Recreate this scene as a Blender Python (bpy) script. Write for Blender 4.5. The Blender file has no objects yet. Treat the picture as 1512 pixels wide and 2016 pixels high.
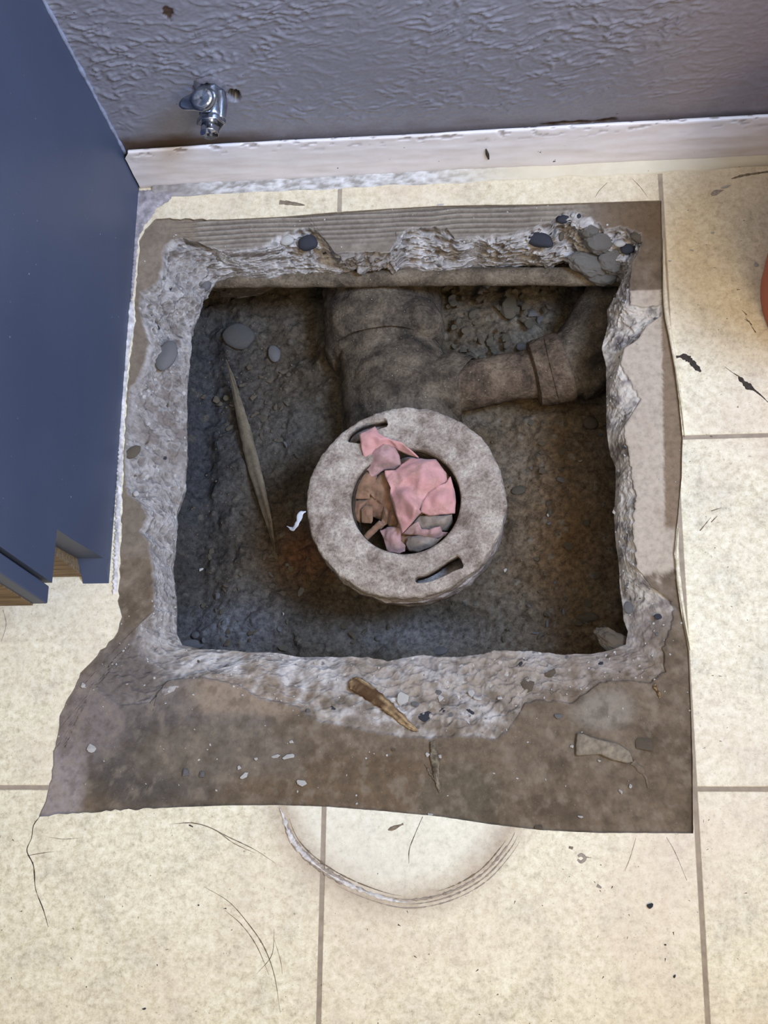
import bpy, bmesh, math, random
import numpy as np
from mathutils import Vector, Matrix
from mathutils.geometry import delaunay_2d_cdt

sc = bpy.context.scene
C = sc.collection
# ------------------------------------------------------------------ camera, world, lights, exposure
FPX = 2584.97
A, B_, G = 0.301668286, 0.110382708, 0.0126221906
CAM = np.array([0.174726748, -0.104092931, 1.10916860])
ca, sa, cb, sb, cg, sg = math.cos(A), math.sin(A), math.cos(B_), math.sin(B_), math.cos(G), math.sin(G)
ROT = (np.array([[cg, -sg, 0], [sg, cg, 0], [0, 0, 1.]]) @ np.array([[cb, 0, sb], [0, 1, 0], [-sb, 0, cb.real]])
       @ np.array([[1, 0, 0], [0, ca, -sa], [0, sa, ca]]))
cd = bpy.data.cameras.new('camera')
cam = bpy.data.objects.new('camera', cd); C.objects.link(cam)
cd.sensor_fit = 'VERTICAL'; cd.sensor_height = 36; cd.lens = FPX / 2016 * 36
cd.clip_start = .01
M4 = Matrix([list(ROT[i]) + [CAM[i]] for i in range(3)] + [[0, 0, 0, 1]])
cam.matrix_world = M4
sc.camera = cam

w = bpy.data.worlds.new('world'); sc.world = w; w.use_nodes = True
wn = w.node_tree.nodes; wb = wn['Background']
wb.inputs[0].default_value = (.92, .93, 1.0, 1); wb.inputs[1].default_value = .38

def area(name, loc, target, sx, sy, power, col, spread=180):
    l = bpy.data.lights.new(name, 'AREA'); l.shape = 'RECTANGLE'; l.size = sx; l.size_y = sy
    l.energy = power; l.color = col; l.spread = math.radians(spread)
    o = bpy.data.objects.new(name, l); C.objects.link(o); o.location = loc
    o.rotation_euler = (Vector(target) - Vector(loc)).to_track_quat('-Z', 'Y').to_euler()
    return o
area('window_light', (.80, .12, 1.40), (-.18, .42, 0), .34, .34, 4.7, (.45, .63, 1.0), 66)
area('ceiling_light', (.15, -.15, 2.3), (.10, .3, 0), .8, .8, 10.2, (1.0, .92, .78))
area('lamp_light', (.9, -1.0, 1.9), (.35, -.1, 0), .6, .6, 17, (1.0, .78, .46))
sc.view_settings.view_transform = 'Standard'; sc.view_settings.look = 'None'
sc.view_settings.gamma = 1; sc.view_settings.use_curve_mapping = False
sc.view_settings.exposure = 0.03

# ------------------------------------------------------------------ helpers
rnd = random.Random(7)
def P(u, v, z=0.0):
    """place on the horizontal plane z the spot measured in the photograph"""
    d = ROT @ np.array([u - 756, -(v - 1008), -FPX])
    return Vector(CAM + d * (z - CAM[2]) / d[2])
def PY(u, v, Y):
    d = ROT @ np.array([u - 756, -(v - 1008), -FPX])
    return Vector(CAM + d * (Y - CAM[1]) / d[1])
def lin(c):
    c = np.asarray(c, float) / 255.
    return np.where(c <= .04045, c / 12.92, ((c + .055) / 1.055) ** 2.4)
def L4(c): return (*[float(x) for x in lin(c)], 1)

_pt = np.random.RandomState(3).permutation(256); _pt = np.concatenate([_pt, _pt, _pt])
_gr = np.random.RandomState(5).normal(size=(256, 3)); _gr /= np.linalg.norm(_gr, axis=1)[:, None]
def perlin(p):
    p = np.asarray(p, float); i = np.floor(p).astype(int); f = p - i; i &= 255
    u = f * f * f * (f * (f * 6 - 15) + 10); r = 0
    for dx in (0, 1):
        for dy in (0, 1):
            for dz in (0, 1):
                h = _pt[_pt[_pt[(i[..., 0] + dx) & 255] + ((i[..., 1] + dy) & 255)] + ((i[..., 2] + dz) & 255)]
                g = _gr[h]; d = f - np.array([dx, dy, dz])
                n = (g * d).sum(-1)
                wx = u[..., 0] if dx else 1 - u[..., 0]; wy = u[..., 1] if dy else 1 - u[..., 1]; wz = u[..., 2] if dz else 1 - u[..., 2]
                r = r + n * wx * wy * wz
    return r * 1.6
def fbm(p, o=4, g=.5, ridge=False):
    r = 0; a = 1; q = np.array(p, float)
    for k in range(o):
        n = perlin(q + k * 17.3)
        if ridge: n = 1 - 2 * np.abs(n)
        r = r + a * n; a *= g; q = q * 2.03
    return r
def worley(p, seed=0):
    """distance to nearest cell point and that cell's random value"""
    p = np.asarray(p, float); i = np.floor(p).astype(int)
    best = np.full(p.shape[:-1], 9.); val = np.zeros(p.shape[:-1])
    rs = np.random.RandomState(11 + seed); R = rs.rand(256, 4)
    for dx in (-1, 0, 1):
        for dy in (-1, 0, 1):
            for dz in (-1, 0, 1):
                c = i + np.array([dx, dy, dz]); h = _pt[_pt[_pt[c[..., 0] & 255] + (c[..., 1] & 255)] + (c[..., 2] & 255)]
                q = c + R[h][..., :3]; d = np.sqrt(((q - p) ** 2).sum(-1))
                m = d < best; best = np.where(m, d, best); val = np.where(m, R[h][..., 3], val)
    return best, val
def sstep(a, b, x):
    t = np.clip((x - a) / (b - a), 0, 1); return t * t * (3 - 2 * t)

def link(name, me, m=None, parent=None, smooth=True):
    o = bpy.data.objects.new(name, me); C.objects.link(o)
    if m is not None and not me.materials: me.materials.append(m)
    if smooth and len(me.polygons): me.polygons.foreach_set('use_smooth', [True] * len(me.polygons))
    if parent: o.parent = parent
    return o
def tag(o, label=None, cat=None, group=None, kind=None):
    if label: o['label'] = label
    if cat: o['category'] = cat
    if group: o['group'] = group
    if kind: o['kind'] = kind
    return o
def empty(name, loc, label, cat, group=None):
    o = bpy.data.objects.new(name, None); C.objects.link(o); o.location = loc; o.empty_display_size = .02
    tag(o, label, cat, group); bpy.context.view_layer.update(); return o
def part(name, me, m, root, smooth=True):
    """mesh given in world coordinates becomes a child part of root"""
    r = Vector(root.location)
    me.transform(Matrix.Translation(-r))
    return link(name, me, m, root, smooth)
def grid_mesh(name, V, wrap=False, cols=None):
    r, c = V.shape[:2]
    me = bpy.data.meshes.new(name)
    idx = np.arange(r * c).reshape(r, c)
    if wrap: idx = np.concatenate([idx, idx[:, :1]], 1)
    F = np.stack([idx[:-1, :-1], idx[:-1, 1:], idx[1:, 1:], idx[1:, :-1]], -1).reshape(-1, 4)
    me.vertices.add(r * c); me.vertices.foreach_set('co', V.reshape(-1).astype(np.float32))
    n = len(F); me.loops.add(n * 4); me.loops.foreach_set('vertex_index', F.reshape(-1).astype(np.int32))
    me.polygons.add(n); me.polygons.foreach_set('loop_start', np.arange(0, n * 4, 4, dtype=np.int32))
    me.update(calc_edges=True); me.validate()
    if cols is not None: vcol(me, cols)
    return me
def vcol(me, cols):
    a = me.color_attributes.new('Col', 'FLOAT_COLOR', 'POINT')
    c = np.concatenate([cols.reshape(-1, 3), np.ones((cols.size // 3, 1))], 1)
    a.data.foreach_set('color', c.reshape(-1).astype(np.float32))
def bm_mesh(name, bm):
    me = bpy.data.meshes.new(name); bm.normal_update(); bm.to_mesh(me); bm.free(); return me
def box_bm(x0, x1, y0, y1, z0, z1, bev=0):
    bm = bmesh.new(); bmesh.ops.create_cube(bm, size=1)
    for v in bm.verts:
        v.co = Vector(((x0 + x1) / 2 + v.co.x * (x1 - x0), (y0 + y1) / 2 + v.co.y * (y1 - y0), (z0 + z1) / 2 + v.co.z * (z1 - z0)))
    if bev: bmesh.ops.bevel(bm, geom=list(bm.edges), offset=bev, segments=2, profile=.5, affect='EDGES')
    return bm
def prism_bm(pts, z0, z1, axis='Z'):
    """extruded outline; axis X: pts are (y,z) and z0,z1 are x"""
    bm = bmesh.new()
    f = (lambda a, b, c: Vector((a, b, c))) if axis == 'Z' else (lambda a, b, c: Vector((c, a, b)))
    lo = [bm.verts.new(f(a, b, z0)) for a, b in pts]; hi = [bm.verts.new(f(a, b, z1)) for a, b in pts]
    n = len(pts)
    bm.faces.new(lo[::-1]); bm.faces.new(hi)
    for i in range(n): bm.faces.new([lo[i], lo[(i + 1) % n], hi[(i + 1) % n], hi[i]])
    bmesh.ops.recalc_face_normals(bm, faces=bm.faces)
    return bm
def densify(pts, step):
    out = []
    for i in range(len(pts) - 1):
        a, b = Vector(pts[i]), Vector(pts[i + 1]); n = max(1, int((b - a).length / step))
        out += [a.lerp(b, k / n) for k in range(n)]
    return out + [Vector(pts[-1])]
def catmull(pts, n):
    p = [np.array(q, float) for q in pts]; p = [2 * p[0] - p[1]] + p + [2 * p[-1] - p[-2]]
    m = len(p) - 3; out = []
    for k in range(n):
        t = k / (n - 1) * m; i = min(int(t), m - 1); t -= i
        a, b, c, d = p[i:i + 4]
        out.append(.5 * (2 * b + (c - a) * t + (2 * a - 5 * b + 4 * c - d) * t * t + (3 * b - a - 3 * c + d) * t ** 3))
    return np.array(out)
def tube(path, rad, seg=32, n=60, noise=0, ns=60, squash=1.0, caps=True, smoothpath=True):
    """swept tube in world coordinates; noise roughens the skin"""
    pr = np.array([list(p) + [r] for p, r in zip(path, rad)], float)
    q = catmull(pr, n) if smoothpath else np.array([pr[min(int(t), len(pr) - 2)] * (1 - (t - min(int(t), len(pr) - 2))) + pr[min(int(t), len(pr) - 2) + 1] * (t - min(int(t), len(pr) - 2)) for t in np.linspace(0, len(pr) - 1, n)])
    c = q[:, :3]; R = q[:, 3]
    T = np.gradient(c, axis=0); T /= np.linalg.norm(T, axis=1)[:, None] + 1e-12
    up = np.array([0, 0, 1.]) if abs(T[:, 2]).mean() < .8 else np.array([0, 1., 0])
    S = np.cross(T, up); S /= np.linalg.norm(S, axis=1)[:, None]; U = np.cross(S, T)
    a = np.linspace(0, 2 * math.pi, seg, endpoint=False)
    D = S[:, None] * np.cos(a)[None, :, None] + U[:, None] * np.sin(a)[None, :, None] * squash
    V = c[:, None] + D * R[:, None, None]
    if noise: V = V + D * (fbm(V * ns, 4) * noise)[..., None]
    if caps:
        V = np.concatenate([np.repeat(c[:1, None], seg, 1) + (V[:1] - c[:1, None]) * .02, V, np.repeat(c[-1:, None], seg, 1) + (V[-1:] - c[-1:, None]) * .02], 0)
    return V
def lathe(prof, seg=64, center=(0, 0, 0)):
    a = np.linspace(0, 2 * math.pi, seg, endpoint=False); pr = np.array(prof, float)
    V = np.stack([pr[:, None, 0] * np.cos(a), pr[:, None, 0] * np.sin(a), np.repeat(pr[:, 1:2], seg, 1)], -1)
    return V + np.array(center)
def boolean(me, cutter_me, op='DIFFERENCE'):
    a = bpy.data.objects.new('tmp', me); b = bpy.data.objects.new('tmpc', cutter_me); C.objects.link(a); C.objects.link(b)
    m = a.modifiers.new('b', 'BOOLEAN'); m.object = b; m.operation = op; m.solver = 'EXACT'
    bpy.context.view_layer.update(); dg = bpy.context.evaluated_depsgraph_get()
    r = bpy.data.meshes.new_from_object(a.evaluated_get(dg)); bpy.data.objects.remove(a); bpy.data.objects.remove(b)
    return r

# ------------------------------------------------------------------ materials
class MT:
    def __init__(s, name, rough=.85, metal=0, spec=.3):
        s.m = bpy.data.materials.new(name); s.m.use_nodes = True; s.t = s.m.node_tree; s.n = s.t.nodes; s.b = s.n['Principled BSDF']
        s.b.inputs['Roughness'].default_value = rough; s.b.inputs['Metallic'].default_value = metal
        s.b.inputs['Specular IOR Level'].default_value = spec
        s.geo = s.n.new('ShaderNodeTexCoord').outputs['Object']
    def L(s, a, b): s.t.links.new(a, b)
    def noise(s, scale, detail=4, rough=.55, dist=0, vec=None, out='Fac'):
        n = s.n.new('ShaderNodeTexNoise'); n.inputs['Scale'].default_value = scale; n.inputs['Detail'].default_value = detail
        n.inputs['Roughness'].default_value = rough; n.inputs['Distortion'].default_value = dist
        s.L(vec or s.geo, n.inputs['Vector']); return n.outputs[out]
    def voro(s, scale, feature='F1', out='Distance'):
        n = s.n.new('ShaderNodeTexVoronoi'); n.inputs['Scale'].default_value = scale; n.feature = feature
        s.L(s.geo, n.inputs['Vector']); return n.outputs[out]
    def ramp(s, f, *stops):
        n = s.n.new('ShaderNodeValToRGB'); e = n.color_ramp.elements
        while len(e) < len(stops): e.new(.5)
        for i, (p, c) in enumerate(stops):
            e[i].position = p; e[i].color = L4(c) if isinstance(c, tuple) else (c, c, c, 1)
        s.L(f, n.inputs[0]); return n.outputs[0]
    def mix(s, fac, a, b, mode='MIX'):
        n = s.n.new('ShaderNodeMix'); n.data_type = 'RGBA'; n.blend_type = mode
        for v, i in ((fac, 0), (a, 6), (b, 7)):
            if isinstance(v, (int, float)):
                n.inputs[i].default_value = v if i == 0 else (v, v, v, 1)
            elif isinstance(v, tuple): n.inputs[i].default_value = L4(v)
            else: s.L(v, n.inputs[i])
        return n.outputs[2]
    def math(s, op, a, b=None, c=None):
        n = s.n.new('ShaderNodeMath'); n.operation = op
        for i, v in enumerate((a, b, c)):
            if v is None: continue
            if isinstance(v, (int, float)): n.inputs[i].default_value = v
            else: s.L(v, n.inputs[i])
        return n.outputs[0]
    def attr(s, name='Col'):
        n = s.n.new('ShaderNodeVertexColor'); n.layer_name = name; return n.outputs['Color']
    def bump(s, h, strength=.5, dist=.001, prev=None):
        n = s.n.new('ShaderNodeBump'); n.inputs['Strength'].default_value = strength; n.inputs['Distance'].default_value = dist
        s.L(h, n.inputs['Height'])
        if prev: s.L(prev, n.inputs['Normal'])
        s.L(n.outputs[0], s.b.inputs['Normal']); return n.outputs[0]
    def color(s, c):
        if isinstance(c, tuple): s.b.inputs['Base Color'].default_value = L4(c)
        else: s.L(c, s.b.inputs['Base Color'])
        return s
def simple(name, col, rough=.85, metal=0, var=.25, scale=200, bs=.4, bd=.001, spec=.3, dark=None):
    t = MT(name, rough, metal, spec); n = t.noise(scale, 5)
    d = dark or tuple(int(c * (1 - var)) for c in col)
    t.color(t.ramp(n, (.3, d), (.68, col))); t.bump(n, bs, bd); return t.m

def tile_material():
    t = MT('cream_vinyl', .42, 0, .35)
    a = t.noise(26, 5, .6, .3); c = t.ramp(a, (.34, (198, 188, 164)), (.52, (230, 218, 184)), (.68, (243, 234, 204)))
    f = t.noise(150, 7, .8, .15); c = t.mix(.55, c, t.ramp(f, (.36, (160, 148, 120)), (.49, (224, 212, 180)), (.62, (255, 248, 224))), 'MIX')
    big = t.noise(5, 3); c = t.mix(t.ramp(big, (.45, 0.0), (.7, .5)), c, (224, 202, 176))
    v = t.noise(300, 3, .7, .5); c = t.mix(t.ramp(v, (.27, .55), (.36, 0.0)), c, (150, 138, 116))
    sp = t.noise(120, 2, .5); sp2 = t.noise(900, 1, .5)
    c = t.mix(t.math('MULTIPLY', t.ramp(sp2, (.70, 0.0), (.74, 1.0)), t.ramp(sp, (.5, 0.0), (.6, 1.0))), c, (80, 72, 66))
    # grime left by the old toilet foot: an oval ring
    sx = t.n.new('ShaderNodeSeparateXYZ'); t.L(t.geo, sx.inputs[0])
    dx = t.math('DIVIDE', t.math('SUBTRACT', sx.outputs[0], RINGC[0]), RINGR[0]); dy = t.math('DIVIDE', t.math('SUBTRACT', sx.outputs[1], RINGC[1]), RINGR[1])
    r = t.math('SQRT', t.math('ADD', t.math('MULTIPLY', dx, dx), t.math('MULTIPLY', dy, dy)))
    r = t.math('ADD', r, t.math('MULTIPLY', t.math('SUBTRACT', t.noise(45, 4), .5), .10))
    band = t.ramp(t.math('MULTIPLY', t.math('ABSOLUTE', t.math('SUBTRACT', r, 1.0)), 5), (.0, 1.0), (.25, .7), (1.0, 0.0))
    c = t.mix(t.math('MULTIPLY', band, .55), c, (136, 110, 92))
    ins = t.ramp(r, (.8, .32), (1.0, 0.0)); c = t.mix(ins, c, (226, 228, 216))
    # dirt towards the back wall
    wd = t.math('ADD', sx.outputs[1], t.math('MULTIPLY', t.math('SUBTRACT', t.noise(30, 5), .5), .12))
    c = t.mix(t.ramp(t.math('MULTIPLY', wd, 1.0), (.36, 0.0), (.60, .40)), c, (186, 160, 124))
    t.color(c); t.bump(t.noise(120, 4), .25, .0006, t.bump(f, .2, .0004)); return t.m
def concrete_material():
    t = MT('broken_concrete', .92, 0, .15)
    c = t.attr(); n = t.noise(200, 5, .6)
    c = t.mix(1.0, c, t.ramp(n, (.30, .76), (.5, .97), (.7, 1.1)), 'MULTIPLY')
    g = t.noise(900, 3, .6); c = t.mix(t.ramp(g, (.66, 0.0), (.74, .35)), c, (225, 215, 200))
    c = t.mix(t.ramp(g, (.26, .4), (.34, 0.0)), c, (60, 52, 46))
    t.color(c); b = t.bump(n, .5, .0010); t.bump(g, .25, .0004, b); return t.m
def soil_material():
    t = MT('damp_soil', .95, 0, .12)
    c = t.attr(); n = t.noise(180, 7, .72)
    c = t.mix(1.0, c, t.ramp(n, (.30, .30), (.5, .9), (.70, 1.5)), 'MULTIPLY')
    g = t.noise(700, 2, .6); c = t.mix(t.ramp(g, (.70, 0.0), (.74, .7)), c, (165, 155, 138))
    t.color(c); b = t.bump(n, 1, .003); t.bump(g, .6, .001, b); return t.m
def iron_material(name, a, b, c3):
    t = MT(name, .9, 0, .2)
    n = t.noise(40, 6, .7, .3); c = t.ramp(n, (.36, a), (.5, b), (.63, c3))
    st = t.noise(17, 5, .7, .4); c = t.mix(t.ramp(st, (.58, 0.0), (.70, .6)), c, tuple(int(k * .8) for k in a))
    f = t.noise(380, 4, .7); c = t.mix(1.0, c, t.ramp(f, (.3, .6), (.6, 1.15)), 'MULTIPLY')
    s = t.noise(620, 2, .5); c = t.mix(t.ramp(s, (.72, 0.0), (.76, .8)), c, (205, 198, 182))
    t.color(c); t.bump(f, .8, .0015, t.bump(n, .6, .003)); return t.m
def wood_material(name, a, b, axis=(1, 0, 0)):
    t = MT(name, .8, 0, .2)
    mp = t.n.new('ShaderNodeMapping'); mp.inputs['Scale'].default_value = axis; t.L(t.geo, mp.inputs[0])
    n = t.noise(260, 5, .6, .5, vec=mp.outputs[0]); t.color(t.ramp(n, (.3, a), (.65, b))); t.bump(n, .5, .001); return t.m
def paint_material(name, col, dust, wear):
    t = MT(name, .5, 0, .35)
    n = t.noise(6, 4, .5); c = t.mix(t.ramp(n, (.35, 0.0), (.75, .6)), col, dust)
    s = t.noise(210, 2); s2 = t.noise(14, 2); c = t.mix(t.math('MULTIPLY', t.ramp(s, (.735, 0.0), (.76, .9)), t.ramp(s2, (.45, 0.0), (.6, 1.0))), c, wear)
    f = t.noise(500, 3); t.color(c); t.bump(f, .12, .0004); return t.m
def cloth_material(name, a, b, dirt, amt):
    t = MT(name, .9, 0, .15); n = t.noise(45, 4, .6, .3); c = t.ramp(n, (.3, a), (.7, b))
    d = t.noise(70, 5, .7); c = t.mix(t.ramp(d, (.62 - amt, 0.0), (.74 - amt * .5, .85)), c, dirt)
    t.color(c); t.b.inputs['Sheen Weight'].default_value = .15
    t.bump(t.noise(1500, 2), .35, .0004, t.bump(n, .35, .002)); return t.m

ring_px = [(552, 1590), (580, 1660), (640, 1715), (720, 1755), (800, 1775), (880, 1762), (950, 1725), (1000, 1670), (1020, 1635)]
ring_w = [P(u, v) for u, v in ring_px]
RINGR = ((ring_w[-1].x - ring_w[0].x) / 2 + .002, .105); RINGC = ((ring_w[-1].x + ring_w[0].x) / 2, ring_w[4].y + .105)

m_tile = tile_material(); m_conc = concrete_material(); m_soil = soil_material()
m_grout = simple('grout_line', (168, 152, 132), .8, var=.15, scale=120, bs=.2)
m_iron = iron_material('dirty_cast_iron', (56, 48, 40), (92, 80, 66), (116, 102, 84))
m_rust = iron_material('rusty_cast_iron', (62, 52, 40), (102, 84, 68), (124, 106, 86))
m_flange = iron_material('dusty_flange_iron', (116, 100, 86), (160, 145, 130), (188, 175, 158))
m_pipe = iron_material('dusty_pipe', (80, 69, 56), (112, 98, 80), (132, 118, 98))
m_blue = paint_material('navy_cabinet_paint', (64, 72, 92), (78, 86, 104), (170, 178, 196))
m_bare = wood_material('bare_brown_board', (92, 74, 54), (140, 118, 88), (.15, 1, 1))
m_stickwood = wood_material('split_wood', (88, 66, 44), (160, 132, 94), (1, 1, .3))
m_lath = wood_material('dirty_lath_wood', (78, 68, 56), (128, 114, 92), (1, .2, 1))
m_chrome = simple('tarnished_chrome', (176, 182, 194), .24, .95, var=.35, scale=90, bs=.25, bd=.001)
m_chrome2 = simple('bright_chrome', (206, 210, 218), .16, 1, var=.1, scale=60, bs=.05)
m_black = simple('dark_bore', (14, 12, 12), .9)
m_white = simple('white_plastic_film', (212, 214, 220), .5, var=.12, scale=120)
m_caulk = simple('old_white_caulk', (232, 224, 214), .7, var=.22, scale=260, bs=.6)
m_caulkd = simple('dirty_caulk', (176, 160, 142), .8, var=.3, scale=260, bs=.6)
m_cob = simple('earth_stained_cobble', (96, 92, 88), .92, var=.4, scale=110, bs=.4)
m_stone_g = simple('grey_stone', (128, 124, 120), .9, var=.35, scale=160, bs=.6)
m_stone_b = simple('brown_stone', (118, 104, 86), .92, var=.4, scale=160, bs=.6)
m_stone_soil = simple('soil_caked_stone', (118, 108, 90), .95, var=.4, scale=180, bs=.7)
m_stone_d = simple('dark_slate_stone', (62, 62, 68), .7, var=.3, scale=140, bs=.5)
m_stone_w = simple('pale_stone_chip', (196, 190, 180), .85, var=.2, scale=200, bs=.4)
m_plaster = simple('white_plaster_chip', (226, 222, 214), .8, var=.12, scale=200)
m_scuff = simple('scuff_dark', (138, 122, 100), .8, var=.3, scale=300)
m_scuff2 = simple('scuff_black', (70, 60, 52), .8, var=.3, scale=300)
m_scuffl = simple('scuff_grey', (172, 158, 142), .8, var=.2, scale=300)
m_orange = simple('orange_plastic', (178, 72, 42), .4, var=.08, scale=30, bs=.05)
m_pink = cloth_material('pink_cloth', (184, 132, 126), (210, 158, 150), (164, 126, 106), .12)
m_pink2 = cloth_material('greyed_pink_cloth', (166, 128, 124), (186, 148, 142), (140, 118, 104), .16)
m_tan = cloth_material('soiled_tan_cloth', (128, 96, 76), (160, 122, 96), (104, 84, 62), .2)
m_dustc = cloth_material('dusty_grey_cloth', (140, 126, 112), (164, 148, 134), (110, 98, 84), .2)

# ------------------------------------------------------------------ floor: vinyl with the ragged cut-out
cut_px = [(308, 429), (380, 431), (440, 432), (560, 426), (665, 417), (740, 412), (860, 405), (960, 403), (1060, 402), (1180, 398), (1302, 394),
          (1304, 500), (1307, 600), (1318, 660), (1328, 720), (1337, 790), (1344, 860), (1342, 940), (1334, 1030), (1328, 1090), (1333, 1150), (1342, 1210), (1356, 1280), (1361, 1400), (1364, 1500), (1365, 1641),
          (1250, 1640), (1180, 1640), (1120, 1637), (1060, 1634), (960, 1622), (870, 1608), (756, 1597), (640, 1588), (548, 1585), (440, 1586), (330, 1590), (200, 1597), (78, 1607),
          (98, 1545), (106, 1480), (115, 1440), (120, 1400), (140, 1365), (158, 1325), (190, 1290), (215, 1265), (230, 1245), (240, 1215), (233, 1190), (236, 1100), (240, 1000), (243, 900), (248, 800), (256, 700), (267, 630), (264, 590), (270, 540), (275, 475), (290, 445)]
cw = [P(u, v) for u, v in cut_px]; cw = densify(cw + [cw[0]], .004)[:-1]
jr = random.Random(4)
cut = []
for q in cw:
    left = q.x < -.13
    a = .0009 if left else .00012
    cut.append((q.x + jr.uniform(-a, a), q.y + jr.uniform(-a, a)))
def cutter():
    return bm_mesh('c', prism_bm(cut, -.02, .02))
T = .305
floor = link('floor', boolean(bm_mesh('f', box_bm(-1.3, 1.6, -1.3, .588, -.0032, -.0009)), cutter()), m_grout, smooth=False)
floor['kind'] = 'structure'
cxs = [c[0] for c in cut]; cys = [c[1] for c in cut]
for i in range(-4, 5):
    for j in range(-4, 2):
        x0, x1 = i * T + .0019, (i + 1) * T - .0019; y0, y1 = j * T + .0019, min((j + 1) * T - .0019, .5845)
        bm = box_bm(x0, x1, y0, y1, -.0025, 0)
        top = [e for e in bm.edges if all(v.co.z > -.001 for v in e.verts)]
        bmesh.ops.bevel(bm, geom=top, offset=.0006, segments=1, affect='EDGES')
        me = bm_mesh('tile', bm)
        if x1 > min(cxs) and x0 < max(cxs) and y1 > min(cys) and y0 < max(cys): me = boolean(me, cutter())
        if len(me.polygons): link('tile', me, m_tile, floor, smooth=False)

# ------------------------------------------------------------------ concrete slab with the broken hole
S_side = [  # smooth/rough boundary
 [(322, 487), (340, 472), (359, 469), (385, 474), (407, 485), (441, 491), (496, 487), (522, 480), (552, 463), (581, 452), (607, 447), (626, 454), (644, 476), (663, 497), (696, 495), (730, 495), (765, 499), (788, 461), (805, 448), (849, 446), (880, 450), (895, 467), (936, 465), (984, 461), (1024, 454), (1059, 443), (1085, 437), (1102, 415), (1133, 415), (1163, 428), (1190, 450), (1220, 445), (1262, 458)],
 [(1262, 458), (1264, 474), (1259, 493), (1246, 515), (1240, 555), (1242, 598), (1264, 603), (1303, 600), (1301, 622), (1273, 642), (1255, 668), (1229, 686), (1222, 716), (1238, 742), (1251, 764), (1262, 786), (1246, 812), (1229, 838), (1230, 860), (1238, 893), (1241, 919), (1246, 954), (1254, 972), (1249, 999), (1246, 1038), (1251, 1078), (1254, 1118), (1270, 1136), (1286, 1157), (1312, 1173), (1328, 1194), (1328, 1221), (1317, 1247), (1308, 1275), (1311, 1323)],
 [(1311, 1323), (1282, 1345), (1230, 1340), (1179, 1345), (1125, 1387), (1070, 1380), (1032, 1387), (1017, 1416), (993, 1446), (973, 1460), (934, 1450), (821, 1455), (733, 1443), (690, 1433), (622, 1420), (568, 1388), (510, 1375), (465, 1348), (397, 1334), (330, 1339), (294, 1385), (235, 1390), (180, 1350), (230, 1290), (262, 1262)],
 [(262, 1262), (270, 1230), (305, 1201), (305, 1160), (299, 1102), (293, 1067), (275, 1044), (291, 1015), (279, 991), (250, 971), (245, 900), (250, 820), (256, 760), (267, 752), (285, 713), (293, 676), (280, 632), (274, 602), (278, 573), (307, 558), (319, 528), (322, 487)]]
E_side = [
 [(410, 569), (422, 552), (459, 543), (489, 548), (530, 550), (570, 539), (604, 541), (644, 537), (685, 535), (718, 528), (760, 524), (784, 526), (836, 531), (893, 526), (923, 520), (985, 522), (1019, 518), (1081, 522), (1111, 507), (1124, 515), (1146, 531), (1177, 537), (1216, 541)],
 [(1216, 541), (1222, 552), (1220, 568), (1209, 585), (1196, 607), (1198, 642), (1186, 686), (1194, 721), (1194, 773), (1194, 817), (1196, 860), (1201, 893), (1212, 919), (1213, 972), (1210, 1020), (1213, 1073), (1218, 1105), (1220, 1139), (1225, 1184), (1228, 1221), (1236, 1242), (1232, 1268)],
 [(1232, 1268), (1190, 1282), (1164, 1287), (1132, 1287), (1106, 1288), (1053, 1284), (1042, 1282), (973, 1282), (934, 1289), (915, 1294), (856, 1296), (836, 1289), (797, 1296), (763, 1301), (724, 1296), (660, 1294), (591, 1294), (546, 1285), (483, 1283), (438, 1278), (393, 1278), (357, 1270)],
 [(357, 1270), (346, 1247), (346, 1204), (343, 1160), (340, 1116), (346, 1067), (350, 1029), (347, 1009), (357, 980), (365, 956), (368, 898), (366, 855), (367, 824), (367, 750), (372, 695), (374, 654), (381, 639), (393, 602), (396, 587), (410, 569)]]
zl = [-.058, -.030, -.016, -.042]
ZS = -.0034
corner_z = [-.055, -.045, -.020, -.028]          # TL TR BR BL
ncol = [560, 480, 560, 460]
O_c = [(-.33, .588), (.42, .588), (.42, -.07), (-.33, -.07)]
def resample(pts, n):
    p = np.array(pts, float); d = np.concatenate([[0], np.cumsum(np.linalg.norm(np.diff(p, axis=0), axis=1))])
    t = np.linspace(0, d[-1], n + 1)[:-1]
    return np.stack([np.interp(t, d, p[:, k]) for k in range(2)], 1)
Sp, Ep, Zp, Op, sidew = [], [], [], [], []
for k in range(4):
    n = ncol[k]; Sp.append(resample(S_side[k], n)); Ep.append(resample(E_side[k], n))
    t = np.arange(n) / n; e = np.minimum(t, 1 - t) * 2
    zz = np.where(t < .5, corner_z[k], corner_z[(k + 1) % 4]) * (1 - sstep(0, .35, e)) + zl[k] * sstep(0, .35, e)
    Zp.append(zz)
    a, b = np.array(O_c[k]), np.array(O_c[(k + 1) % 4]); Op.append(a + (b - a) * t[:, None])
Sp, Ep, Zp, Op = map(np.concatenate, (Sp, Ep, Zp, Op))
NC = len(Sp)
Sw = np.array([P(u, v, ZS) for u, v in Sp]); 
tt = np.arange(NC)
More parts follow.
